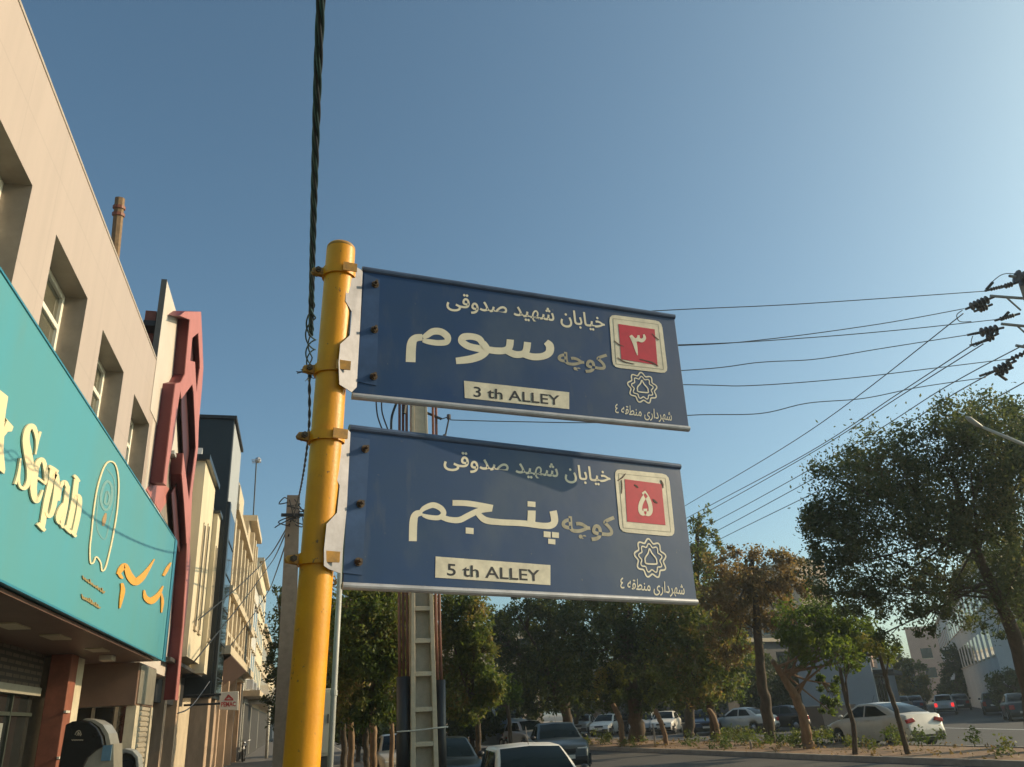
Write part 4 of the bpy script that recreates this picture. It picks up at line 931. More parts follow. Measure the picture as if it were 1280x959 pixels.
q = ony(504, 900, HY); g = MB(); g.tube([(q[0], HY, 0), (q[0], HY, zb)], .14, 16); obj('pipe', g, blackpipe, hp, True)
q = ony(551.5, 900, HY); g = MB(); g.tube([(q[0], HY, 0), (q[0], HY, zb2)], .10, 16); obj('pipe', g, blackpipe, hp, True)
zst = ony(525, 913, HY)[2]; l = ony(495, 913, HY)[0]; rgt = ony(559, 911, HY)[0]
g = MB(); g.tube([(l, HY - .15, zst), (HX - .27, HY - .208, zst), (HX + .27, HY - .208, zst + .03), (rgt, HY - .11, zst + .035)], .014, 6); obj('strap', g, strap_m, hp)
a0 = ony(533, 516, HY); a1 = ony(552, 524, HY); g = MB(); g.tube([a0, a1], .033, 6); obj('side_arm', g, trim_m, hp)
i0 = ony(561, 521, HY); i1 = ony(556, 548, HY); g = MB(); g.tube([i0 + (0, 0, .05), i0 - (0, 0, .06)], .05, 8); g.tube([i0 - (0, 0, .06), i1], .022, 5); g.tube([i1 + (0, 0, .09), i1 - (0, 0, .06)], .045, 8); g.tube([a1, i0], .012, 4); obj('hanging_insulator', g, porcelain, hp)
g = MB()
for P in ([(470, 500), (472, 520), (479, 540)], [(477, 500), (478, 517), (486, 540)], [(497, 500), (490, 520), (489, 538)]):
    g.tube(catmull([ony(x, y, HY - .2) for x, y in P], 5), .018 if P[0][0] != 497 else .03, 5)
g.tube([ony(508, 495, HY - .2), ony(505, 517, HY - .2)], .048, 6); obj('loose_cables', g, cable_m, hp)
g = MB(); g.box((HX - .9, HY - .25, ht - .9), (HX + .9, HY - .14, ht - .78)); obj('cross_arm', g, greypost, hp)

p0 = dep(413, 950, 9.0); p1 = ony(424, 740, p0[1]); dd = (p1 - p0) / (p1[2] - p0[2])
t = thing('steel_post', 'slim pale steel post just right of the yellow post', 'post', p0 - dd * p0[2])
g = MB(); g.tube([p0 - dd * (p0[2] + .02), p0 + dd * (4.0 - p0[2])], .034, 12); obj('shaft', g, greypost, t, True)
zj = ony(416, 866, p0[1])[2]; c = p0 + dd * (zj - p0[2]); g = MB(); g.tube([c - (0, 0, .03), c + (0, 0, .03)], .042, 12); obj('collar', g, greypost, t)
a0 = ony(385, 862, p0[1] + .25); a1 = ony(414, 945, p0[1] + .25)
t = thing('street_cabinet', 'pale grey sheet metal cabinet standing behind the slim steel post', 'cabinet', ((a0[0] + a1[0]) / 2, p0[1] + .4, 0))
g = MB(); g.box((a0[0], p0[1] + .2, a1[2]), (a1[0], p0[1] + .6, a0[2])); bevel(obj('body', g, cabinet_m, t), .012)
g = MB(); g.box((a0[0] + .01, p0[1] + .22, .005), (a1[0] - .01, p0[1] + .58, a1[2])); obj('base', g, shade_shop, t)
g = MB(); g.box((a0[0] + .04, p0[1] + .186, a1[2] + .04), (a1[0] - .02, p0[1] + .199, a0[2] - .04)); dr = obj('door', g, cabinet_m, t)
g = MB(); g.box((a1[0] - .06, p0[1] + .17, a1[2] + .35), (a1[0] - .045, p0[1] + .185, a1[2] + .45)); obj('handle', g, trim_m, dr)

# ------------------------------------------------------------------ power pole at the right edge, lamp arm, wires
RD = 22.0
rt = dep(1288, 352, RD); PPX, PPY = rt[0], rt[1]
pp_ = thing('power_pole', 'tall grey power pole with clustered insulators at the right edge', 'utility pole', (PPX, PPY, -.05))
g = MB(); w0, w1 = .26, .20; zt_ = rt[2]
g.add([(PPX - w0, PPY - w0, -.1), (PPX + w0, PPY - w0, -.1), (PPX + w0, PPY + w0, -.1), (PPX - w0, PPY + w0, -.1), (PPX - w1, PPY - w1, zt_), (PPX + w1, PPY - w1, zt_), (PPX + w1, PPY + w1, zt_), (PPX - w1, PPY + w1, zt_)], [(0, 1, 5, 4), (1, 2, 6, 5), (2, 3, 7, 6), (3, 0, 4, 7), (4, 5, 6, 7)])
obj('shaft', g, concrete_d, pp_)
rp = lambda x, y, d=RD: dep(x, y, d)
for (a, b) in (((1238, 370), (1292, 374)), ((1252, 405), (1292, 409)), ((1262, 345), (1292, 350)), ((1270, 432), (1292, 436))):
    g = MB(); g.tube([rp(*a), rp(*b)], .045, 6); obj('cross_arm', g, greypost, pp_)
for (a, b) in (((1258, 372), (1276, 388)), ((1272, 408), (1290, 424))):
    g = MB(); g.tube([rp(*a), rp(*b)], .025, 5); obj('brace', g, greypost, pp_)
def discs(a, b, n, r):
    g = MB(); A, B = rp(*a), rp(*b); ax = (B - A) / np.linalg.norm(B - A)
    g.tube([A - ax * .15, B + ax * .15], .035, 6)
    for i in range(n):
        c = A + (B - A) * (i + .5) / n; g.tube([c - ax * .045, c - ax * .01, c + ax * .03], [r * .4, r * .8, r * .45], 12)
    return obj('insulator', g, porcelain, pp_)
for a, b, n, r in (((1238, 362), (1254, 358), 5, .07), ((1256, 358), (1266, 355), 3, .10), ((1213, 384), (1236, 374), 5, .16), ((1224, 387), (1234, 383), 3, .13), ((1250, 399), (1268, 394), 6, .08), ((1225, 416), (1248, 411), 4, .17), ((1234, 424), (1242, 420), 2, .14), ((1216, 417.5), (1223, 416), 3, .05), ((1243, 464), (1264, 454), 4, .16), ((1250, 466), (1260, 462), 2, .14), ((1264, 449), (1284, 440), 4, .10), ((1231, 468), (1240, 465), 2, .06), ((1268, 346), (1290, 350), 3, .26), ((1219, 430), (1229, 427), 3, .06)):
    discs(a, b, n, r)
for P in (((1232, 364), (1243, 350), (1258, 342), (1284, 345)), ((1216, 420), (1214, 428), (1218, 433), (1228, 428)), ((1203, 388), (1196, 394), (1200, 402), (1214, 402))):
    g = MB(); g.tube(catmull([rp(*q) for q in P], 6), .012, 5); obj('jumper', g, cable_m, pp_)
for a, b in (((1233, 362), (1241, 353)), ((1252, 400), (1261, 390)), ((1248, 468), (1258, 475))):
    g = MB(); g.tube([rp(*a), rp(*b)], .04, 6); obj('wire_clamp', g, cable_m, pp_)
def span(pts, d0, d1):
    xs = [p[0] for p in pts]; out = []
    for p in pts:
        k = (p[0] - xs[0]) / (xs[-1] - xs[0]); out.append(dep(p[0], p[1], 1 / ((1 - k) / d0 + k / d1)))
    return out
CR = 'wires crossing the street'
for lab, P in (('highest thin wire leaving the upper sign towards the power pole', [(530, 405), (830, 388), (1000, 380), (1232, 364)]),
               ('second wire from the top between upper sign and power pole', [(530, 440), (850, 432), (960, 424), (1100, 405), (1205, 386)]),
               ('third wire, starting with the second at the sign edge but flatter', [(530, 436), (850, 431), (1000, 423), (1130, 412), (1250, 399)]),
               ('fourth sagging wire below the red number field', [(530, 478), (856, 463), (950, 453), (1020, 449), (1100, 436), (1214, 418)]),
               ('fifth wire leaving the sign edge beside the round emblem', [(530, 476), (860, 481), (940, 482), (1060, 473), (1170, 460), (1268, 448)]),
               ('lowest kinked wire leaving the bottom corner of the upper sign', [(563, 525), (640, 527), (760, 528), (866, 519), (950, 517), (1010, 504), (1080, 498), (1150, 484), (1232, 472)])):
    wire('street_wire', lab, span(P, 18.6, RD), .0125, wire_m, CR)
DG = 'wires running down the street'
for lab, P in (('steepest diagonal wire rising to the second insulator cluster', [(780, 677), (862, 629), (1010, 540), (1204, 392)]),
               ('upper of the close pair of diagonal wires', [(780, 690), (880, 636), (1010, 566), (1120, 494), (1216, 431)]),
               ('lower of the close pair of diagonal wires', [(780, 696), (884, 640), (1020, 563), (1124, 496), (1229, 430)]),
               ('diagonal wire passing just above the big tree crown', [(780, 707), (888, 655), (1060, 560), (1180, 485), (1284, 429)]),
               ('diagonal wire touching the top left of the big tree', [(780, 722), (890, 667), (1080, 563), (1180, 500), (1240, 466)]),
               ('lowest diagonal wire ending in the big tree crown', [(780, 735), (898, 675), (1010, 620), (1130, 560), (1284, 476)])):
    wire('line_wire', lab, span(P, 60, RD), .017, wire_m, DG)
t = thing('street_lamp', 'slim arm of a street lamp reaching in from the right over the tree', 'street lamp', (dep(1340, 580, 17)[0], dep(1340, 580, 17)[1], -.05))
l1 = dep(1340, 580, 17); g = MB(); g.tube([(l1[0], l1[1], -.1), (l1[0], l1[1], l1[2])], .08, 10); obj('pole', g, greypost, t, True)
g = MB(); g.tube([l1, dep(1285, 558, 17), dep(1226, 533, 17)], [.05, .04, .03], 8); obj('arm', g, strap_m, t, True)
g = MB(); g.tube([dep(1228, 534, 17), dep(1222, 531, 17), dep(1212, 524, 17), dep(1207, 521, 17)], [.03, .05, .055, .02], 10); obj('lamp_head', g, greypost, t, True)

# ------------------------------------------------------------------ buildings across the street
def far_house(name, label, quad, z1, m, wins_, roofm=tan_trim):
    """quad: 4 ground corners (front edge first)"""
    q = [np.array([p[0], p[1], 0.0]) for p in quad]
    h = thing(name, label, 'building', (sum(q) / 4))
    g = MB(); g.prism([p - (0, 0, .25) for p in q], (0, 0, z1 + .25)); obj('wall', g, m, h)
    ct = sum(q) / 4; g = MB(); g.prism([ct + (p - ct) * 1.02 + (0, 0, z1 + .003) for p in q], (0, 0, .3)); obj('roof_edge', g, roofm, h)
    for e, (z0, zh, nx) in enumerate(wins_):
        for (ia, ib) in ((0, 1), (1, 2), (3, 0)):
            A, B = q[ia], q[ib]; L = np.linalg.norm(B - A); d = (B - A) / L; n = np.array([d[1], -d[0], 0])
            if n @ (A + B - 2 * ct) < 0: n = -n
            k = max(1, int(L / nx))
            for i in range(k):
                c = A + d * (L * (i + .5) / k)
                g = MB(); w = nx * .26
                g.prism([c - d * w + (0, 0, z0) - n * .02, c + d * w + (0, 0, z0) - n * .02, c + d * w + (0, 0, z0 + zh) - n * .02, c - d * w + (0, 0, z0 + zh) - n * .02], n * .03); wo = obj('window', g, dkglass, h)
                g = MB(); g.prism([c - d * (w + .1) + (0, 0, z0 - .12) + n * .001, c + d * (w + .1) + (0, 0, z0 - .12) + n * .001, c + d * (w + .1) + (0, 0, z0 - .01) + n * .001, c - d * (w + .1) + (0, 0, z0 - .01) + n * .001], n * .1); obj('sill', g, roofm, wo)
    return h
def G2(x, y): p = onz(x, y, 0.0); return p
a = np.array([31.3, 48.5]); b = np.array([36.5, 45.5])
cA = dep(1008, 905, 50); cB = dep(1103, 902, 49); sd = np.array([.67, .74, 0])
sh_ = far_house('corner_shop', 'low blue grey rendered corner shop behind the white sedan', [cA[:2], cB[:2], (cB + sd * 18)[:2], (cA + sd * 18)[:2]], 4.3, farwall_grey, [])
g = MB(); P0 = np.array([cB[0], cB[1], 0]); P1 = P0 + sd * 18; dq = (P1 - P0) / np.linalg.norm(P1 - P0); nq = np.array([dq[1], -dq[0], 0])
for k, (u0, u1) in enumerate(((.6, 2.2), (2.9, 4.4), (5.2, 7))):
    g = MB(); g.prism([P0 + dq * u0 + nq * .01, P0 + dq * u1 + nq * .01, P0 + dq * u1 + nq * .01 + (0, 0, 2.7), P0 + dq * u0 + nq * .01 + (0, 0, 2.7)], nq * .05); obj('shop_door', g, dkglass, sh_)
g = MB(); g.prism([P0 + dq * .3 + nq * .01 + (0, 0, 2.8), P0 + dq * 8 + nq * .01 + (0, 0, 2.8), P0 + dq * 8 + nq * 1.2 + (0, 0, 2.75), P0 + dq * .3 + nq * 1.2 + (0, 0, 2.75)], (0, 0, .25)); obj('awning', g, trim_m, sh_)
g = MB(); g.prism([P0 + dq * .3 + nq * .02 + (0, 0, 3.2), P0 + dq * 3.2 + nq * .02 + (0, 0, 3.2), P0 + dq * 3.2 + nq * .02 + (0, 0, 4.2), P0 + dq * .3 + nq * .02 + (0, 0, 4.2)], nq * .1); obj('shop_board', g, farwall_pink, sh_)
far_house('shop_row', 'dark two storey shop row behind the parked cars', [(33.5, 63), (31.0, 96), (45, 98), (47, 66)], 6.2, farwall_dark, [(3.9, 1.5, 3.5), (.2, 2.6, 4.2)])
far_house('apartment_block', 'tan four storey block rising over the brown tree', [(46.5, 70), (44, 92), (49, 94), (50.5, 71)], 14.0, farwall_tan, [(4.5, 1.7, 3.5), (7.8, 1.7, 3.5), (11.1, 1.6, 3.5)])
far_house('tan_house', 'small tan house seen through the gap right of the ladder pole', [(15, 110), (13, 140), (30, 142), (32, 112)], 12.5, farwall_tan, [(3, 1.8, 4), (6.2, 1.8, 4), (9.4, 1.8, 4)])
far_house('street_end_house', 'pale low house closing the view behind the left trees', [(0, 150), (-14, 150), (-14, 165), (0, 165)], 8, farwall_pale, [(4.6, 1.6, 4)])
# right side of the side street
s0 = dep(1262, 880, 55); s1 = dep(1190, 873, 120)
far_house('pale_office', 'pale grey tall building lining the right side of the side street', [(s0[0], s0[1]), (s1[0], s1[1]), (s1[0] + 22, s1[1] - 14), (s0[0] + 22, s0[1] - 14)], 10.5, farwall_pale, [(3.8, 1.9, 4), (7.2, 1.9, 4)])
s2 = dep(1150, 871, 150); s3 = dep(1192, 869, 150)
far_house('pink_block', 'distant pinkish block at the end of the side street', [(s2[0], s2[1]), (s3[0], s3[1]), (s3[0] + 12, s3[1] + 14), (s2[0] + 12, s2[1] + 14)], 13, farwall_pink, [(4, 1.8, 4), (7.5, 1.8, 4)])
s2 = dep(1085, 874, 120); s3 = dep(1156, 870, 165)
far_house('white_terrace', 'long far white terrace on the left side of the side street', [(s2[0], s2[1]), (s3[0], s3[1]), (s3[0] - 14, s3[1] + 14), (s2[0] - 14, s2[1] + 14)], 7.5, farwall_pale, [(4, 1.8, 4)])

# ------------------------------------------------------------------ cars
def car(name, label, cat, pos, front, P, L=4.3, Wd=1.70, H=1.42, kind='sedan', group=None, lit=False, rail=False, far=False):
    fx = np.array([front[0], front[1], 0.0]); fx /= np.linalg.norm(fx); ly = np.array([-fx[1], fx[0], 0]); up = np.array([0, 0, 1.0])
    base = np.array([pos[0], pos[1], ROAD_Z])
    t = thing(name, label, cat, base, group)
    T = lambda x, y, z: base + fx * x + ly * y + up * z
    if kind == 'sedan':
        prof = [(0, .48), (.008, .74), (.03, .90), (.06, .945), (.17, .96), (.70, .93), (.80, .90), (.93, .80), (.985, .70), (1, .46)]
        g0, g1, g2, g3 = .13, .33, .54, .735
    elif kind == 'curvy':
        prof = [(0, .50), (.006, .80), (.02, .98), (.05, 1.03), (.14, 1.02), (.30, .98), (.70, .93), (.80, .89), (.92, .77), (.98, .62), (1, .44)]
        g0, g1, g2, g3 = .10, .36, .56, .79
    else:
        prof = [(0, .48), (.01, .80), (.03, .92), (.10, .93), (.70, .92), (.80, .89), (.93, .80), (.985, .70), (1, .46)]
        g0, g1, g2, g3 = .03, .13, .52, .73
    pu = [p[0] for p in prof]; pz = [p[1] for p in prof]
    sc = H / 1.42
    ztop = lambda u: float(np.interp(u, pu, pz)) * sc
    hw = lambda u: Wd / 2 * (1 - .16 * abs(2 * u - 1) ** 5 - .05 * max(0, (u - .9) / .1) ** 2)
    wr_ = .315; wx = (.185, .815)
    def zlow(u):
        z = .21 + .10 * max(0, (abs(2 * u - 1) - .92) / .08)
        for c in wx:
            d = (u - c) * L
            if abs(d) < wr_ + .05: z = max(z, .29 + math.sqrt(max(0, (wr_ + .05) ** 2 - d * d)))
        return z
    us = sorted(set(list(np.linspace(0, 1, 40)) + [c + d for c in wx for d in np.linspace(-.085, .085, 17)]))
    rows = []
    for u in us:
        zl, zt, w = zlow(u), ztop(u), hw(u); zt = max(zt, zl + .03); hgt = zt - zl
        half = [(.93 * w, zl), (.985 * w, zl + .12 * hgt), (w, zl + .5 * hgt), (.985 * w, zl + .82 * hgt), (.93 * w, zt - .015), (.86 * w, zt)]
        x = (u - .5) * L
        rows.append([T(x, y, z) for y, z in half] + [T(x, 0, zt + .02)] + [T(x, -y, z) for y, z in reversed(half)])
    g = MB(); g.grid(rows)
    for row in (rows[0], rows[-1]): g.add(row, [tuple(range(len(row)))])
    # greenhouse shell
    zr = lambda u: float(np.interp(u, [g0, g0 + (g1 - g0) * .5, g1, (g1 + g2) / 2, g2, g2 + (g3 - g2) * .5, g3], [ztop(g0), ztop(g0) + (H - ztop(g0)) * .60, H - .03, H, H - .025, ztop(g3) + (H - ztop(g3)) * .56, ztop(g3)]))
    def wg(u, z):
        zb = ztop(u) - .01; k = min(1, max(0, (z - zb) / (H - zb))); return hw(u) * (.90 - .20 * k)
    gu = np.linspace(g0, g3, 34); rows = []
    for u in gu:
        zb = ztop(u) - .02; z1 = zr(u); x = (u - .5) * L
        ws = wg(u, z1)
        half = [(wg(u, zb), zb), (wg(u, (zb + z1) / 2), (zb + z1) / 2), (ws, max(zb, z1 - .035)), (ws * .93, z1)]
        rows.append([T(x, y, z) for y, z in half] + [T(x, 0, z1 + .025)] + [T(x, -y, z) for y, z in reversed(half)])
    g.grid(rows)
    obj('body', g, P, t, True)
    # glazing laid flush on the shell
    def screen(ua, ub):
        rows = []
        e = .0075
        for u in np.linspace(ua, ub, 7):
            z1 = zr(u); x = (u - .5) * L; ws = wg(u, z1); sl = (zr(u + .01) - zr(u - .01)) / (.02 * L); nx, nz = -sl / math.hypot(sl, 1), 1 / math.hypot(sl, 1)
            rows.append([T(x + nx * e, s * ws * .90, z1 + .025 * (1 - abs(s)) + nz * e) for s in np.linspace(-1, 1, 9)])
        return MB().grid(rows)
    obj('windscreen', screen(g2 + .012, g3 - .015), carglass, t, True)
    obj('rear_window', screen(g0 + .02 if kind != 'hatch' else g0 + .012, g1 - .012), carglass, t, True)
    for s in (1, -1):
        if kind == 'hatch': wins = [[(.09, .0), (.145, .93), (.31, .95), (.31, 0)], [(.335, 0), (.335, .95), (g2 - .01, .93), (g3 - .05, 0)]]
        else: wins = [[(g0 + .10, .0), (g1 - .015, .86), (g1 + .10, .93), (g1 + .10, 0)], [(g1 + .118, 0), (g1 + .118, .93), (g2 - .005, .90), (g3 - .055, 0)]]
        for w in wins:
            vs = []
            k = 6
            # fill between bottom and top edges
            (u0, _), (u1, t1), (u2, t2), (u3, _) = w
            if w[0][1] == 0 and w[1][1] > 0: bt = (u0, u3); tp = (w[1], w[2])
            rows = []
            for q in np.linspace(0, 1, 5):
                row = []
                for r in np.linspace(0, 1, 6):
                    ub = bt[0] + (bt[1] - bt[0]) * r; ut = tp[0][0] + (tp[1][0] - tp[0][0]) * r; tt = tp[0][1] + (tp[1][1] - tp[0][1]) * r
                    u = ub + (ut - ub) * q; zb = ztop(u) + .02; z = zb + (H - .06 - zb) * tt * q
                    row.append(T((u - .5) * L, s * (wg(u, z) + .008), z))
                rows.append(row)
            obj('side_window', MB().grid(rows), carglass, t, True)
        for uh in ((g1 + .06, g2 + .0) if kind != 'hatch' else (.36,)):
            g = MB(); zc = ztop(uh) - .13; g.prism([T((uh - .5) * L - .09, s * (hw(uh) * .99), zc), T((uh - .5) * L + .09, s * (hw(uh) * .99), zc), T((uh - .5) * L + .09, s * (hw(uh) * .99), zc + .035), T((uh - .5) * L - .09, s * (hw(uh) * .99), zc + .035)], ly * s * .03); obj('door_handle', g, trim_m if kind == 'hatch' else P, t)
        # lamps
        w = hw(.97)
        g = MB(); 
        g.prism([T((.955 - .5) * L, s * .50 * w, .56 * sc), T((.955 - .5) * L, s * .93 * w, .57 * sc), T((.955 - .5) * L, s * .95 * w, .71 * sc), T((.955 - .5) * L, s * .50 * w, .70 * sc)], fx * (.045 * L * .55)); bevel(obj('headlight', g, lampglass, t), .02)
        w = hw(.03)
        if kind == 'curvy': pts = [(.50, .80), (.97, .74), (.985, .86), (.62, .92)]
        elif kind == 'hatch': pts = [(.68, .56), (.97, .56), (.97, .84), (.70, .84)]
        else: pts = [(.60, .60), (.97, .60), (.97, .82), (.62, .82)]
        g = MB(); g.prism([T((.075 - .5) * L, s * a * w, z * sc) for a, z in pts], -fx * (.072 * L)); bevel(obj('tail_light', g, braklamp if lit else redlens, t), .02)
        g = MB(); u = g3 - .06; m0 = T((u - .5) * L, s * (wg(u, .98 * sc) - .02), 1.0 * sc); g.ball(m0 + ly * s * .13, (.09, .09, .07), 8, 6); obj('mirror', g, P if kind == 'curvy' else trim_m, t, True)
        for c in wx:
            w0 = T((c - .5) * L, s * (Wd / 2 - .19), .29); wo = T((c - .5) * L, s * (Wd / 2 - .012), .29); ax = ly * s
            g = MB(); g.tube([w0, w0 + ax * .015, wo - ax * .02, wo], [.26, .29, .29, .255], 22); wh = obj('wheel', g, tyre_m, t, True)
            g = MB(); g.tube([wo - ax * .02, wo + ax * .004], [.19, .175], 18); obj('rim', g, rim_m, wh, True)
            if not far:
                g = MB()
                for q in range(5):
                    an = 2 * math.pi * q / 5 + .3; c_ = wo + ax * .005; dd_ = fx * math.cos(an) + up * math.sin(an); nn = -fx * math.sin(an) + up * math.cos(an)
                    g.prism([c_ + dd_ * .06 + nn * .02, c_ + dd_ * .15 + nn * .045, c_ + dd_ * .15 - nn * .045, c_ + dd_ * .06 - nn * .02], ax * .003)
                obj('rim_hole', g, trim_m, wh)
    g = MB(); g.prism([T(-.46 * L, -.8, .2), T(.46 * L, -.8, .2), T(.46 * L, .8, .2), T(-.46 * L, .8, .2)], up * .32); obj('underbody', g, trim_m, t)
    w = hw(.99); g = MB(); g.prism([T(.488 * L, -.45 * w, .58 * sc), T(.488 * L, .45 * w, .58 * sc), T(.488 * L, .45 * w, .68 * sc), T(.488 * L, -.45 * w, .68 * sc)], fx * .05); obj('grille', g, trim_m, t)
    for nm, x0, ln in (('front_bumper', .478, .04), ('rear_bumper', -.505, .035)):
        w = hw(.98); g = MB(); g.prism([T(x0 * L, -.93 * w, .33), T((x0) * L, .93 * w, .33), T((x0) * L, .93 * w, .47 * sc), T(x0 * L, -.93 * w, .47 * sc)], fx * ln * L); bevel(obj(nm, g, trim_m if kind != 'curvy' or nm == 'rear_bumper' else P, t), .02)
    for x0, e in ((.518, .012), (-.508, -.012)):
        g = MB(); z0 = .40 if kind != 'hatch' or x0 > 0 else .6
        g.prism([T(x0 * L, -.26, z0), T(x0 * L, .26, z0), T(x0 * L, .26, z0 + .11), T(x0 * L, -.26, z0 + .11)], fx * e); obj('licence_plate', g, signwhite, t)
    if not far:
        g = MB(); g.tube([T((g2 - .5) * L + .05 - .1, 0, zr(g2) + .02), T((g2 - .5) * L - .25, 0, zr(g2) + .30)], .006, 5); obj('aerial', g, trim_m, t)
    return t
white_p = paint('white_car_paint', (0.66, 0.63, 0.56), 0.0); cream_p = paint('warm_white_car_paint', (0.60, 0.57, 0.50), 0.0); green_p = paint('dark_green_car_paint', (0.016, 0.021, 0.017)); grey_p = paint('grey_green_car_paint', (0.036, 0.044, 0.042), 0.0)
silver_p = paint('silver_car_paint', (0.38, 0.38, 0.37), 0.3); navy_p = paint('navy_car_paint', (0.03, 0.04, 0.07)); black_p = paint('black_car_paint', (0.016, 0.016, 0.018)); pale_p = paint('pale_beige_car_paint', (0.42, 0.37, 0.28), 0.1); blue_p = paint('pale_blue_car_paint', (0.22, 0.28, 0.33), 0.1)
NG = 'cars waiting in the near lanes'; FG = 'cars parked along the far side'; SG = 'cars in the side street'
car('parked_car', 'white hatchback facing us, cut by the lower edge of the photo', 'car', dep(660, 926, 13.4), (-.08, -1), white_p, 3.7, 1.54, 1.27, 'hatch', NG)
car('parked_car', 'dark green car half hidden behind the black pipe of the ladder pole', 'car', dep(553, 925, 19.6), (-.06, -1), green_p, 4.2, 1.66, 1.32, 'sedan', NG)
car('parked_car', 'grey green saloon facing us behind the white hatchback', 'car', dep(694, 905, 27.0), (-.16, -1), grey_p, 4.3, 1.68, 1.42, 'sedan', NG)
car('parked_car', 'pale beige car glimpsed between trunks left of the ladder pole', 'car', dep(500, 918, 25.5), (.0, -1), pale_p, 4.2, 1.66, 1.36, 'sedan', NG)
car('parked_car', 'small pale car far behind the grey green saloon', 'car', dep(660, 906, 42), (.1, -1), silver_p, 4.2, 1.66, 1.42, 'hatch', NG, far=True)
car('parked_van', 'pale blue boxy van seen between the trees right of the ladder pole', 'van', dep(626, 898, 46), (.35, -1), blue_p, 4.6, 1.9, 2.3, 'hatch', NG, far=True)
car('parked_car', 'large white saloon seen from behind with dark rear bumper by the saplings', 'car', onz(1116, 935, ROAD_Z) + np.array([.80, 1.45, 0]), (-.05, 1), cream_p, 4.55, 1.78, 1.46, 'curvy', SG)
car('parked_car', 'small white hatchback with lit red brake lamps in the side street', 'car', onz(1184, 893, ROAD_Z), (.67, .74), white_p, 3.9, 1.62, 1.46, 'hatch', SG, True, far=True)
car('parked_car', 'black car just beyond the hatchback with lit brake lamps', 'car', onz(1203, 888, ROAD_Z), (.67, .74), black_p, 4.3, 1.7, 1.42, 'sedan', SG, far=True)
car('parked_car', 'dark car between the large white saloon and the small hatchback', 'car', onz(1147, 891, ROAD_Z), (.67, .74), navy_p, 4.3, 1.7, 1.46, 'sedan', SG, far=True)
car('parked_car', 'dark green car partly hidden behind the roof of the large white saloon', 'car', onz(1130, 893, ROAD_Z), (.67, .74), green_p, 4.3, 1.7, 1.5, 'sedan', SG, far=True)
car('parked_car', 'dark car parked before the pale office building', 'car', onz(1246, 893, ROAD_Z), (.67, .74), black_p, 4.2, 1.7, 1.5, 'hatch', SG, far=True)
car('parked_car', 'grey car cut by the right edge of the photo', 'car', onz(1279, 900, ROAD_Z), (.62, .78), grey_p, 4.2, 1.7, 1.42, 'sedan', SG, far=True)
for lab, px_, py_, P, k, hd in (('white saloon parked facing away behind the brown tree', 932, 917, white_p, 'sedan', (-.36, .80)), ('dark blue hatchback parked left of the white saloon', 883, 919, navy_p, 'hatch', (-.35, -.8)), ('white saloon facing us between two trunks', 833, 918, white_p, 'sedan', (-.5, -.75)),
                            ('pale silver car partly behind the thick dark trunk', 806, 919, silver_p, 'sedan', (-.5, -.75)), ('white pickup shaped car leftmost of the far parked row', 757, 920, white_p, 'hatch', (-.55, -.75)), ('black car parked deep in the shade beside the white pickup shaped car', 776, 918, black_p, 'sedan', (-.55, -.75)),
                            ('pale car at the left end behind the shrubs', 728, 918, silver_p, 'sedan', (-.5, -.8)), ('black car in the gap right of the white saloon', 985, 914, black_p, 'sedan', (-.36, .8))):
    car('parked_car', lab, 'car', onz(px_, py_, ROAD_Z) + np.array([.6, 1.2, 0]), hd, P, 4.25, 1.68, 1.42, k, FG, far=True)

# ------------------------------------------------------------------ trees
def leaf_mesh(name, centers, spread, per, size, m, parent, seed):
    rg = np.random.default_rng(seed); n = len(centers) * per
    c = np.repeat(np.array(centers), per, axis=0) + rg.normal(size=(n, 3)) * np.repeat(np.array(spread).reshape(-1, 1), per, axis=0)
    a = rg.normal(size=(n, 3)); a /= np.linalg.norm(a, axis=1)[:, None]
    b = rg.normal(size=(n, 3)); b -= a * (a * b).sum(1)[:, None]; b /= np.linalg.norm(b, axis=1)[:, None]
    nn = np.cross(a, b)
    s = size * rg.uniform(.6, 1.35, (n, 1))
    v = np.empty((n, 4, 3)); v[:, 0] = c - a * s * .62; v[:, 1] = c + b * s * .30 + nn * s * .06; v[:, 2] = c + a * s * .62 - nn * s * .10; v[:, 3] = c - b * s * .30 + nn * s * .06
    v = v.reshape(-1, 3) - WL[parent.name]
    me = bpy.data.meshes.new(name); me.vertices.add(n * 4); me.vertices.foreach_set('co', v.ravel())
    me.loops.add(n * 4); me.loops.foreach_set('vertex_index', np.arange(n * 4, dtype=np.int32))
    me.polygons.add(n); me.polygons.foreach_set('loop_start', np.arange(0, n * 4, 4, dtype=np.int32)); me.polygons.foreach_set('loop_total', np.full(n, 4, np.int32))
    me.update(); me.validate(); me.materials.append(m)
    o = bpy.data.objects.new(name, me); C.objects.link(o); o.parent = parent; WL[o.name] = WL[parent.name]
    return o
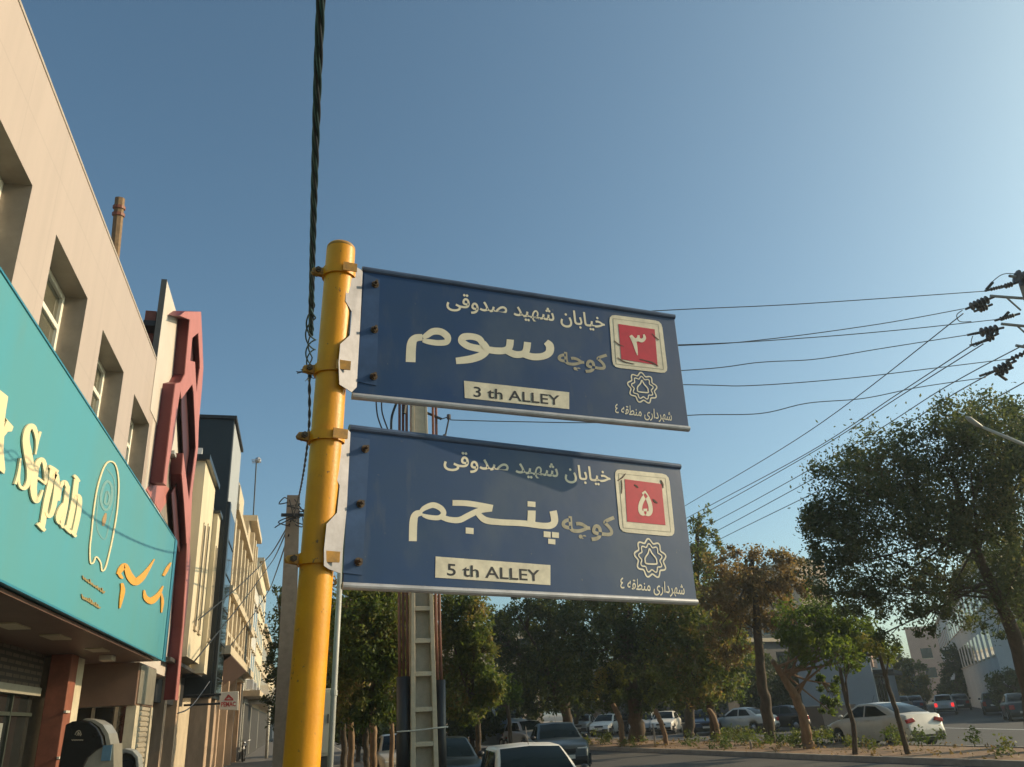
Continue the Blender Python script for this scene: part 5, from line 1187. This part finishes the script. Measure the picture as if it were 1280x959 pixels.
def tree(name, label, d, trunk, lobes, m, n_cl, per, size, seed, bk=None, group=None, cl_r=.16, jit=.35, lean=None, limbs=True, base_z=-.03):
    """trunk: (x, y, half width px) up the stem in photo pixels; lobes: (x, y, rx, ry[, depth shift])"""
    bk = bk or bark; px2m = d / F
    rg = random.Random(seed)
    tp = [dep(x, y, d) for x, y, w in trunk]; tw = [w * px2m for x, y, w in trunk]
    b = np.array([tp[0][0], tp[0][1], base_z])
    if tp[0][2] > base_z + .02: tp = [b - (0, 0, .05)] + tp; tw = [tw[0] * 1.15] + tw
    else: tp[0][2] = base_z - .05
    t = thing(name, label, 'tree', b, group)
    P = catmull([np.append(p, w) for p, w in zip(tp, tw)], 6)
    g = MB(); g.tube([p[:3] + np.array([rg.uniform(-1, 1), rg.uniform(-1, 1), 0]) * p[3] * .18 for p in P], [p[3] for p in P], 10)
    cents = []; spr = []
    fwd = M[:, 2] * 1.0; fwd[2] = 0; fwd /= np.linalg.norm(fwd); rt_ = M[:, 0] * 1.0
    tot = sum(l[2] * l[3] for l in lobes)
    for l in lobes:
        x, y, rx, ry = l[:4]; ds = l[4] if len(l) > 4 else rg.uniform(-jit, jit) * rx * px2m
        c = dep(x, y, d) + fwd * ds; Rx, Rz = rx * px2m, ry * px2m
        k = max(4, int(n_cl * l[2] * l[3] / tot))
        tips = []
        for i in range(k):
            while True:
                q = np.array([rg.uniform(-1, 1) for _ in range(3)])
                r = np.linalg.norm(q)
                if .0 < r < 1 and rg.random() < .2 + .8 * r * r: break
            if rg.random() < .16: q = q / r * rg.uniform(1.0, 1.14)
            p = c + rt_ * q[0] * Rx + fwd * q[1] * Rx + np.array([0, 0, 1.0]) * q[2] * Rz
            cents.append(p); spr.append(min(Rx, Rz) * cl_r * rg.choice((.45, .7, 1.0, 1.35)) + .03)
            tips.append(p)
        if limbs:
            j = min(len(P) - 1, int(len(P) * rg.uniform(.55, .95))); s0 = P[j][:3]; w0 = max(P[-1][3] * .7, .018)
            mid = s0 * .5 + c * .5 + np.array([rg.uniform(-.15, .15) * Rx, rg.uniform(-.15, .15) * Rx, -.15 * Rz])
            g.tube(catmull([s0, mid, c], 5), [w0 * (1 - .75 * q) for q in np.linspace(0, 1, 11)], 6)
            for p in tips[:: max(1, len(tips) // 7)]:
                g.tube(catmull([mid * .3 + c * .7, (c + p) / 2 + np.array([0, 0, -.05 * Rz]), p], 3), [w0 * .35, w0 * .3, w0 * .24, w0 * .2, w0 * .14, w0 * .1, w0 * .06], 4)
    obj('trunk', g, bk, t, True)
    leaf_mesh('crown', cents, spr, int(per * 1.35), size * .8, m, t, seed)
    return t
MG = 'trees on the planted median'; LG = 'trees behind the ladder pole'; BGp = 'distant background trees'
# the big dark tree at the right
tree('broadleaf_tree', 'largest dark tree, filling the right edge behind the lamp arm', 21.5, [(1296, 938, 12), (1284, 850, 10), (1262, 780, 8), (1232, 716, 6), (1206, 650, 4), (1190, 590, 2.5)],
     [(1052, 610, 42, 40), (1045, 670, 38, 48), (1085, 585, 46, 40), (1100, 655, 60, 54), (1130, 600, 50, 52), (1160, 565, 46, 40), (1190, 545, 40, 40), (1150, 660, 58, 52), (1195, 620, 60, 60), (1225, 560, 46, 46), (1270, 545, 46, 40), (1240, 640, 60, 60), (1290, 620, 60, 70), (1075, 720, 46, 32), (1130, 745, 50, 34), (1190, 730, 40, 34), (1255, 730, 46, 42), (1170, 770, 30, 22), (1310, 720, 50, 60), (1330, 560, 50, 50), (1062, 755, 26, 20), (1110, 790, 20, 12), (1032, 712, 30, 30), (1048, 742, 30, 24), (1024, 664, 24, 30), (1040, 640, 30, 26)],
     green_grey, 860, 66, .105, 11, cl_r=.2, jit=.9, group=MG)
tree('forked_tree', 'second dark trunk rising close behind the largest dark tree', 24, [(1312, 930, 14), (1296, 840, 12), (1278, 760, 10), (1266, 690, 8), (1262, 620, 5), (1258, 560, 3)],
     [(1240, 520, 36, 26), (1280, 520, 30, 22), (1215, 535, 30, 24), (1262, 690, 30, 30), (1200, 690, 40, 30), (1240, 780, 40, 16)], green_grey, 130, 44, .11, 12, jit=.6, group=MG)
# dry brown tree and its neighbours on the median
tree('dry_pine', 'tall brown withered pine with straight dark trunk on the median', 33, [(963, 928, 8), (957, 880, 7), (950, 830, 6), (946, 780, 5), (944, 735, 3), (940, 700, 2)],
     [(920, 715, 32, 26), (958, 710, 34, 26), (985, 722, 26, 22), (905, 750, 30, 28), (945, 752, 40, 30), (975, 765, 26, 22), (898, 790, 20, 24), (1000, 735, 16, 16), (930, 735, 40, 30), (985, 790, 22, 18), (920, 820, 22, 16)], brown_dry, 260, 44, .16, 21, jit=.9, group=MG)
tree('leafy_tree', 'bright green leafy tree on the orange pruned stem', 28, [(1009, 926, 7), (1003, 895, 6), (993, 868, 5.5), (978, 845, 4), (966, 826, 3)],
     [(1000, 775, 34, 28), (1035, 770, 36, 30), (1065, 785, 32, 26), (1010, 810, 30, 22), (1045, 815, 30, 24), (1080, 800, 22, 24), (985, 800, 18, 16), (1040, 855, 12, 26), (1034, 885, 8, 12), (1100, 815, 18, 14)], green_bright, 230, 38, .15, 22, bark_pale, jit=.8, group=MG)
tree('sapling', 'thin dark sapling with kinked stem before the white saloon front', 24, [(1069, 940, 3.5), (1066, 905, 3), (1056, 868, 2.5), (1050, 835, 2)], [(1052, 815, 18, 12), (1062, 830, 10, 8)], green_bright, 20, 16, .13, 23, group=MG)
tree('sapling', 'thin leaning sapling crossing the rear of the white saloon', 23, [(1136, 944, 3.5), (1122, 895, 3), (1108, 850, 2.5), (1098, 812, 2)], [(1095, 806, 20, 12), (1112, 816, 14, 10)], green_olive, 24, 16, .13, 24, group=MG)
tree('dense_tree', 'dense brown and green tree with low hanging skirt on the median', 38, [(895, 934, 6), (892, 905, 5), (888, 880, 5), (886, 840, 4), (884, 780, 3)],
     [(850, 765, 36, 40), (885, 790, 40, 44), (850, 820, 36, 44), (890, 840, 40, 36), (915, 810, 26, 36), (860, 860, 34, 20), (920, 850, 20, 22), (830, 800, 26, 40), (905, 780, 26, 30), (875, 875, 30, 10)], mixed_dry, 340, 46, .19, 25, jit=.9, group=MG)
tree('tall_tree', 'tall thin topped tree showing just right of the lower sign', 46, [(862, 926, 7), (862, 880, 6), (866, 800, 5), (870, 720, 4), (872, 660, 2)],
     [(872, 655, 15, 18), (880, 680, 20, 18), (866, 700, 24, 22), (880, 725, 26, 22), (845, 740, 30, 24), (838, 700, 20, 24)], mixed_dry, 150, 34, .2, 26, jit=.8, group=MG)
tree('dark_tree', 'massive dark tree with thick straight trunk below the lower sign', 41, [(797, 932, 11), (795, 900, 9), (790, 860, 8), (785, 820, 7), (780, 770, 5)],
     [(740, 770, 44, 34), (790, 765, 44, 30), (830, 780, 36, 40), (760, 815, 46, 36), (810, 825, 36, 36), (740, 850, 34, 30), (780, 858, 34, 20), (826, 850, 26, 28), (720, 800, 30, 40), (800, 872, 40, 14), (750, 872, 30, 14), (765, 755, 30, 20)], green_dark, 420, 50, .2, 27, jit=.9, group=MG)
tree('round_tree', 'broad dark green tree left of the thick straight trunk', 45, [(712, 928, 7), (708, 890, 6), (702, 850, 6), (696, 800, 5)],
     [(650, 775, 36, 26), (690, 770, 40, 26), (660, 815, 46, 34), (705, 815, 44, 36), (645, 850, 32, 28), (690, 855, 44, 30), (628, 800, 20, 30), (724, 852, 24, 24), (668, 880, 36, 14), (640, 872, 26, 18), (700, 760, 34, 22)], green_dark, 420, 50, .21, 28, jit=.9, group=MG)
tree('pruned_tree', 'short pruned pale stem with sunlit leaves, left one of the median', 38, [(778, 930, 3.5), (776, 905, 3.5), (771, 890, 3.5), (766, 880, 3)], [(762, 868, 14, 9), (752, 848, 13, 14), (768, 826, 10, 16), (740, 866, 10, 8), (778, 846, 8, 10)], green_olive, 46, 22, .15, 29, bark_pale, limbs=False, group=MG)
tree('pruned_tree', 'short pruned pale stem leaning left with a red cut end', 36, [(834, 934, 3.2), (829, 912, 3), (824, 898, 3), (819, 888, 3)], [(828, 866, 14, 8), (814, 872, 10, 7)], green_olive, 24, 20, .14, 30, bark_pale, limbs=False, group=MG)
tree('pruned_tree', 'thin pale stem under the dense brown and green tree', 36, [(898, 937, 3.2), (897, 915, 3), (893, 898, 2.8), (886, 886, 2.6)], [(886, 866, 14, 10)], mixed_dry, 18, 18, .18, 31, bark_pale, limbs=False, group=MG)
# group behind the ladder pole
tree('olive_tree', 'brown tinged olive tree between yellow post and ladder pole', 19, [(458, 955, 4), (457, 920, 4), (454, 880, 3.5), (452, 820, 3)],
     [(455, 770, 36, 34), (485, 765, 30, 30), (440, 800, 26, 40), (475, 815, 36, 36), (500, 800, 22, 40), (450, 850, 30, 34), (485, 860, 32, 26), (440, 885, 24, 20), (470, 890, 26, 14)], mixed_dry, 430, 48, .105, 41, jit=.9, group=LG)
for i, (x, w, lab) in enumerate(((438, 4, 'slim pale trunk nearest the yellow post'), (466, 4.5, 'sunlit trunk between the slim pale trunk and the ladder pole'), (489, 3, 'thinnest trunk just left of the black pipe'))):
    tree('slim_tree', lab, 20 + i, [(x, 962, w), (x + 1, 920, w), (x - 1, 880, w * .8), (x + 2, 840, w * .6)], [(x, 830, 24, 26), (x + 4, 790, 20, 24)], green_olive, 40, 26, .11, 50 + i, bark_pale if i != 2 else bark_pale, group=LG)
tree('leaning_tree', 'dark leaning branch tree behind the brown tinged olive tree', 23, [(505, 950, 5), (500, 850, 5), (490, 815, 4), (480, 790, 3)], [(470, 760, 30, 30), (440, 745, 26, 24), (500, 755, 30, 24)], brown_dry, 110, 34, .13, 44, group=LG)
tree('olive_tree', 'brown and green tree right of the ladder pole under the sign', 26, [(598, 940, 3.5), (597, 905, 3.5), (592, 880, 3), (585, 840, 3)],
     [(560, 770, 26, 30), (590, 775, 24, 30), (570, 815, 30, 30), (600, 815, 16, 26), (565, 860, 24, 26), (600, 855, 26, 24), (618, 862, 16, 16), (585, 888, 26, 12)], mixed_dry, 330, 44, .14, 42, jit=.9, group=LG)
tree('leafy_tree', 'lime green leafy tree low between ladder pole and white hatchback', 34, [(638, 925, 2.5), (636, 895, 2.5), (632, 875, 2)], [(610, 860, 26, 20), (632, 868, 20, 14), (590, 875, 20, 12)], green_bright, 90, 28, .16, 43, group=LG)
# left gap behind the grey pole and yellow post
tree('broadleaf_tree', 'dark tree peeping out left of the grey pole', 42, [(352, 935, 5), (354, 880, 5), (360, 820, 4)], [(348, 745, 10, 10), (350, 800, 12, 14), (366, 770, 30, 30), (362, 830, 28, 26), (345, 865, 14, 26), (368, 880, 30, 30), (350, 900, 16, 16), (395, 800, 30, 50), (400, 870, 30, 40)], green_dark, 280, 38, .2, 45, jit=.9, group=LG)
tree('broadleaf_tree', 'dark bushy tree in the shade behind the pale cabinet', 30, [(430, 940, 4), (428, 900, 4), (425, 860, 3)], [(425, 830, 22, 40), (430, 880, 26, 30), (425, 780, 18, 30)], green_dark, 150, 34, .16, 46, jit=.9, group=LG)
# far background
tree('round_tree', 'olive round tree before the far white terrace', 95, [(1130, 890, 3), (1130, 860, 3), (1130, 840, 2)], [(1115, 835, 24, 22), (1140, 850, 26, 22), (1115, 862, 24, 18), (1150, 868, 14, 12)], green_olive, 120, 40, .42, 61, group=BGp)
tree('dark_tree', 'dark narrow tree standing before the pale office building', 90, [(1197, 890, 3), (1197, 850, 3), (1196, 830, 2)], [(1196, 825, 16, 16), (1200, 852, 20, 22), (1190, 868, 18, 12), (1210, 870, 12, 12)], green_dark, 110, 40, .42, 62, group=BGp)
tree('dark_tree', 'dark low tree at the right edge under the big tree', 52, [(1268, 900, 4), (1268, 870, 3), (1266, 850, 2)], [(1258, 858, 18, 16), (1280, 855, 22, 20), (1265, 876, 24, 12)], green_dark, 90, 40, .26, 63, group=BGp)
rb_ = random.Random(8)
for i, (x, y, w, h, d, lab) in enumerate(((570, 880, 40, 26, 62, 'far dark shrubby tree low behind the ladder pole'), (640, 888, 34, 18, 66, 'far dark shrubby tree behind the pale blue van'), (720, 872, 40, 26, 64, 'far dark tree behind the grey green saloon'), (800, 866, 44, 30, 62, 'far dark tree behind the thick straight trunk'), (870, 862, 40, 30, 60, 'far dark tree behind the dark blue hatchback'), (1000, 850, 34, 40, 58, 'far dark tree beside the blue grey shop'), (470, 895, 44, 30, 50, 'far dark tree behind the slim trunks'), (945, 850, 34, 40, 62, 'far dark tree behind the white parked saloon'), (448, 905, 34, 22, 36, 'low dark tree between the pale cabinet and the slim trunks'), (590, 902, 40, 20, 44, 'low dark tree filling the gap right of the ladder pole'), (520, 900, 30, 24, 48, 'low dark tree hidden mostly by the ladder pole'))):
    tree('background_tree', lab, d, [(x, y + h + 12, 3), (x, y, 3), (x, y - h * .5, 2)], [(x - w * .4, y, w * .6, h * .8), (x + w * .4, y, w * .6, h * .8), (x, y - h * .3, w * .6, h * .8), (x, y + h * .4, w * .8, h * .5)], green_dark, 130, 36, .30, 70 + i, group=BGp)
# ------------------------------------------------------------------ low planting on the median
rg = random.Random(4)
cs = []; sp_ = []
for (x, y, r, n) in ((745, 927, 20, 16), (790, 928, 14, 6), (915, 924, 20, 30), (900, 930, 10, 8), (950, 928, 20, 18), (985, 930, 18, 11), (1018, 930, 22, 16), (1055, 932, 16, 7), (1105, 934, 24, 6), (1140, 932, 22, 6), (860, 930, 16, 5), (1200, 938, 30, 3), (1255, 941, 10, 3)):
    for i in range(n):
        p = onz(x + rg.uniform(-r, r), y + rg.uniform(0, 7), -.03); cs.append(p + np.array([0, 0, rg.uniform(.05, .5)])); sp_.append(.10)
t = thing('ground_cover', 'low green weeds and shrubs growing along the planted median', 'ground cover', (18, 32, -.03), kind='stuff')
leaf_mesh('leaves', cs, sp_, 46, .09, shrub_green, t, 5)
cs = []; sp_ = []
for i in range(420):
    y = rg.uniform(14, 60); x0 = np.interp(y, [p[1] for p in NE], [p[0] for p in NE]); x1 = np.interp(y, [p[1] for p in FE], [p[0] for p in FE])
    cs.append(np.array([rg.uniform(x0 + .3, x1 - .3), y, .0])); sp_.append(.10)
leaf_mesh('dry_leaves', cs, sp_, 6, .09, brown_dry, t, 6)
for lab, px_, py_, h in (('short grey stake beside the leaning pruned stem', 819, 934, .95), ('dark low stump at the kerb beside the weeds', 939, 937, .3)):
    p = onz(px_, py_, -.03); g = MB(); g.tube([p - (0, 0, .05), p + (0.02, 0, h * .6), p + (0, 0, h)], [.05, .045, .04], 8)
    tag(obj('stake', g, concrete_d, None, True), lab, 'stake')
# skip by the corner shop
p = onz(1043, 914, ROAD_Z); t = thing('rubbish_skip', 'brown metal rubbish skip at the corner shop wall', 'skip', p)
g = MB(); c = [(-.9, -.6), (.9, -.6), (.9, .6), (-.9, .6)]
g.add([p + np.array([x, y, .12]) for x, y in c] + [p + np.array([x * 1.2, y * 1.2, 1.25]) for x, y in c], [(0, 3, 2, 1), (0, 1, 5, 4), (1, 2, 6, 5), (2, 3, 7, 6), (3, 0, 4, 7), (4, 5, 6, 7)]); obj('container', g, mat('brown_skip_paint', (0.16, 0.12, 0.10), 0.6), t)
g = MB(); g.box(p + (-1.12, -.76, 1.253), p + (1.12, .76, 1.32)); obj('lid', g, farwall_dark, t)
for s in (-.7, .7):
    g = MB(); g.tube([p + (s, -.55, .1), p + (s, -.45, .1)], .1, 10); obj('castor', g, tyre_m, t)
# motorbike on the far left pavement
p = onz(304, 952, 0.0); t = thing('motorbike', 'dark motorbike parked on the left pavement by the stone pillars', 'motorbike', p)
for y in (-.62, .62):
    g = MB(); g.tube([p + (-.05, y, .3), p + (.05, y, .3)], [.3, .3], 18); w = obj('wheel', g, tyre_m, t, True); g = MB(); g.tube([p + (-.055, y, .3), p + (.055, y, .3)], .18, 14); obj('rim', g, rim_m, w)
g = MB(); g.ball(p + (0, -.12, .78), (.14, .3, .14), 10, 8); obj('tank', g, black_p, t, True)
g = MB(); g.ball(p + (0, .38, .78), (.13, .42, .07), 10, 8); obj('seat', g, trim_m, t, True)
g = MB(); g.tube([p + (0, -.62, .3), p + (0, -.4, 1.0)], .035, 8); g.tube([p + (-.34, -.32, 1.05), p + (0, -.42, 1.0), p + (.34, -.32, 1.05)], .018, 6); g.ball(p + (0, -.52, .92), .09, 8, 6); obj('fork', g, rim_m, t, True)
g = MB(); g.box(p + (-.13, -.2, .28), p + (.13, .25, .62)); g.tube([p + (0, -.4, .9), p + (0, .62, .32)], .03, 6); obj('engine', g, galv_dark, t)
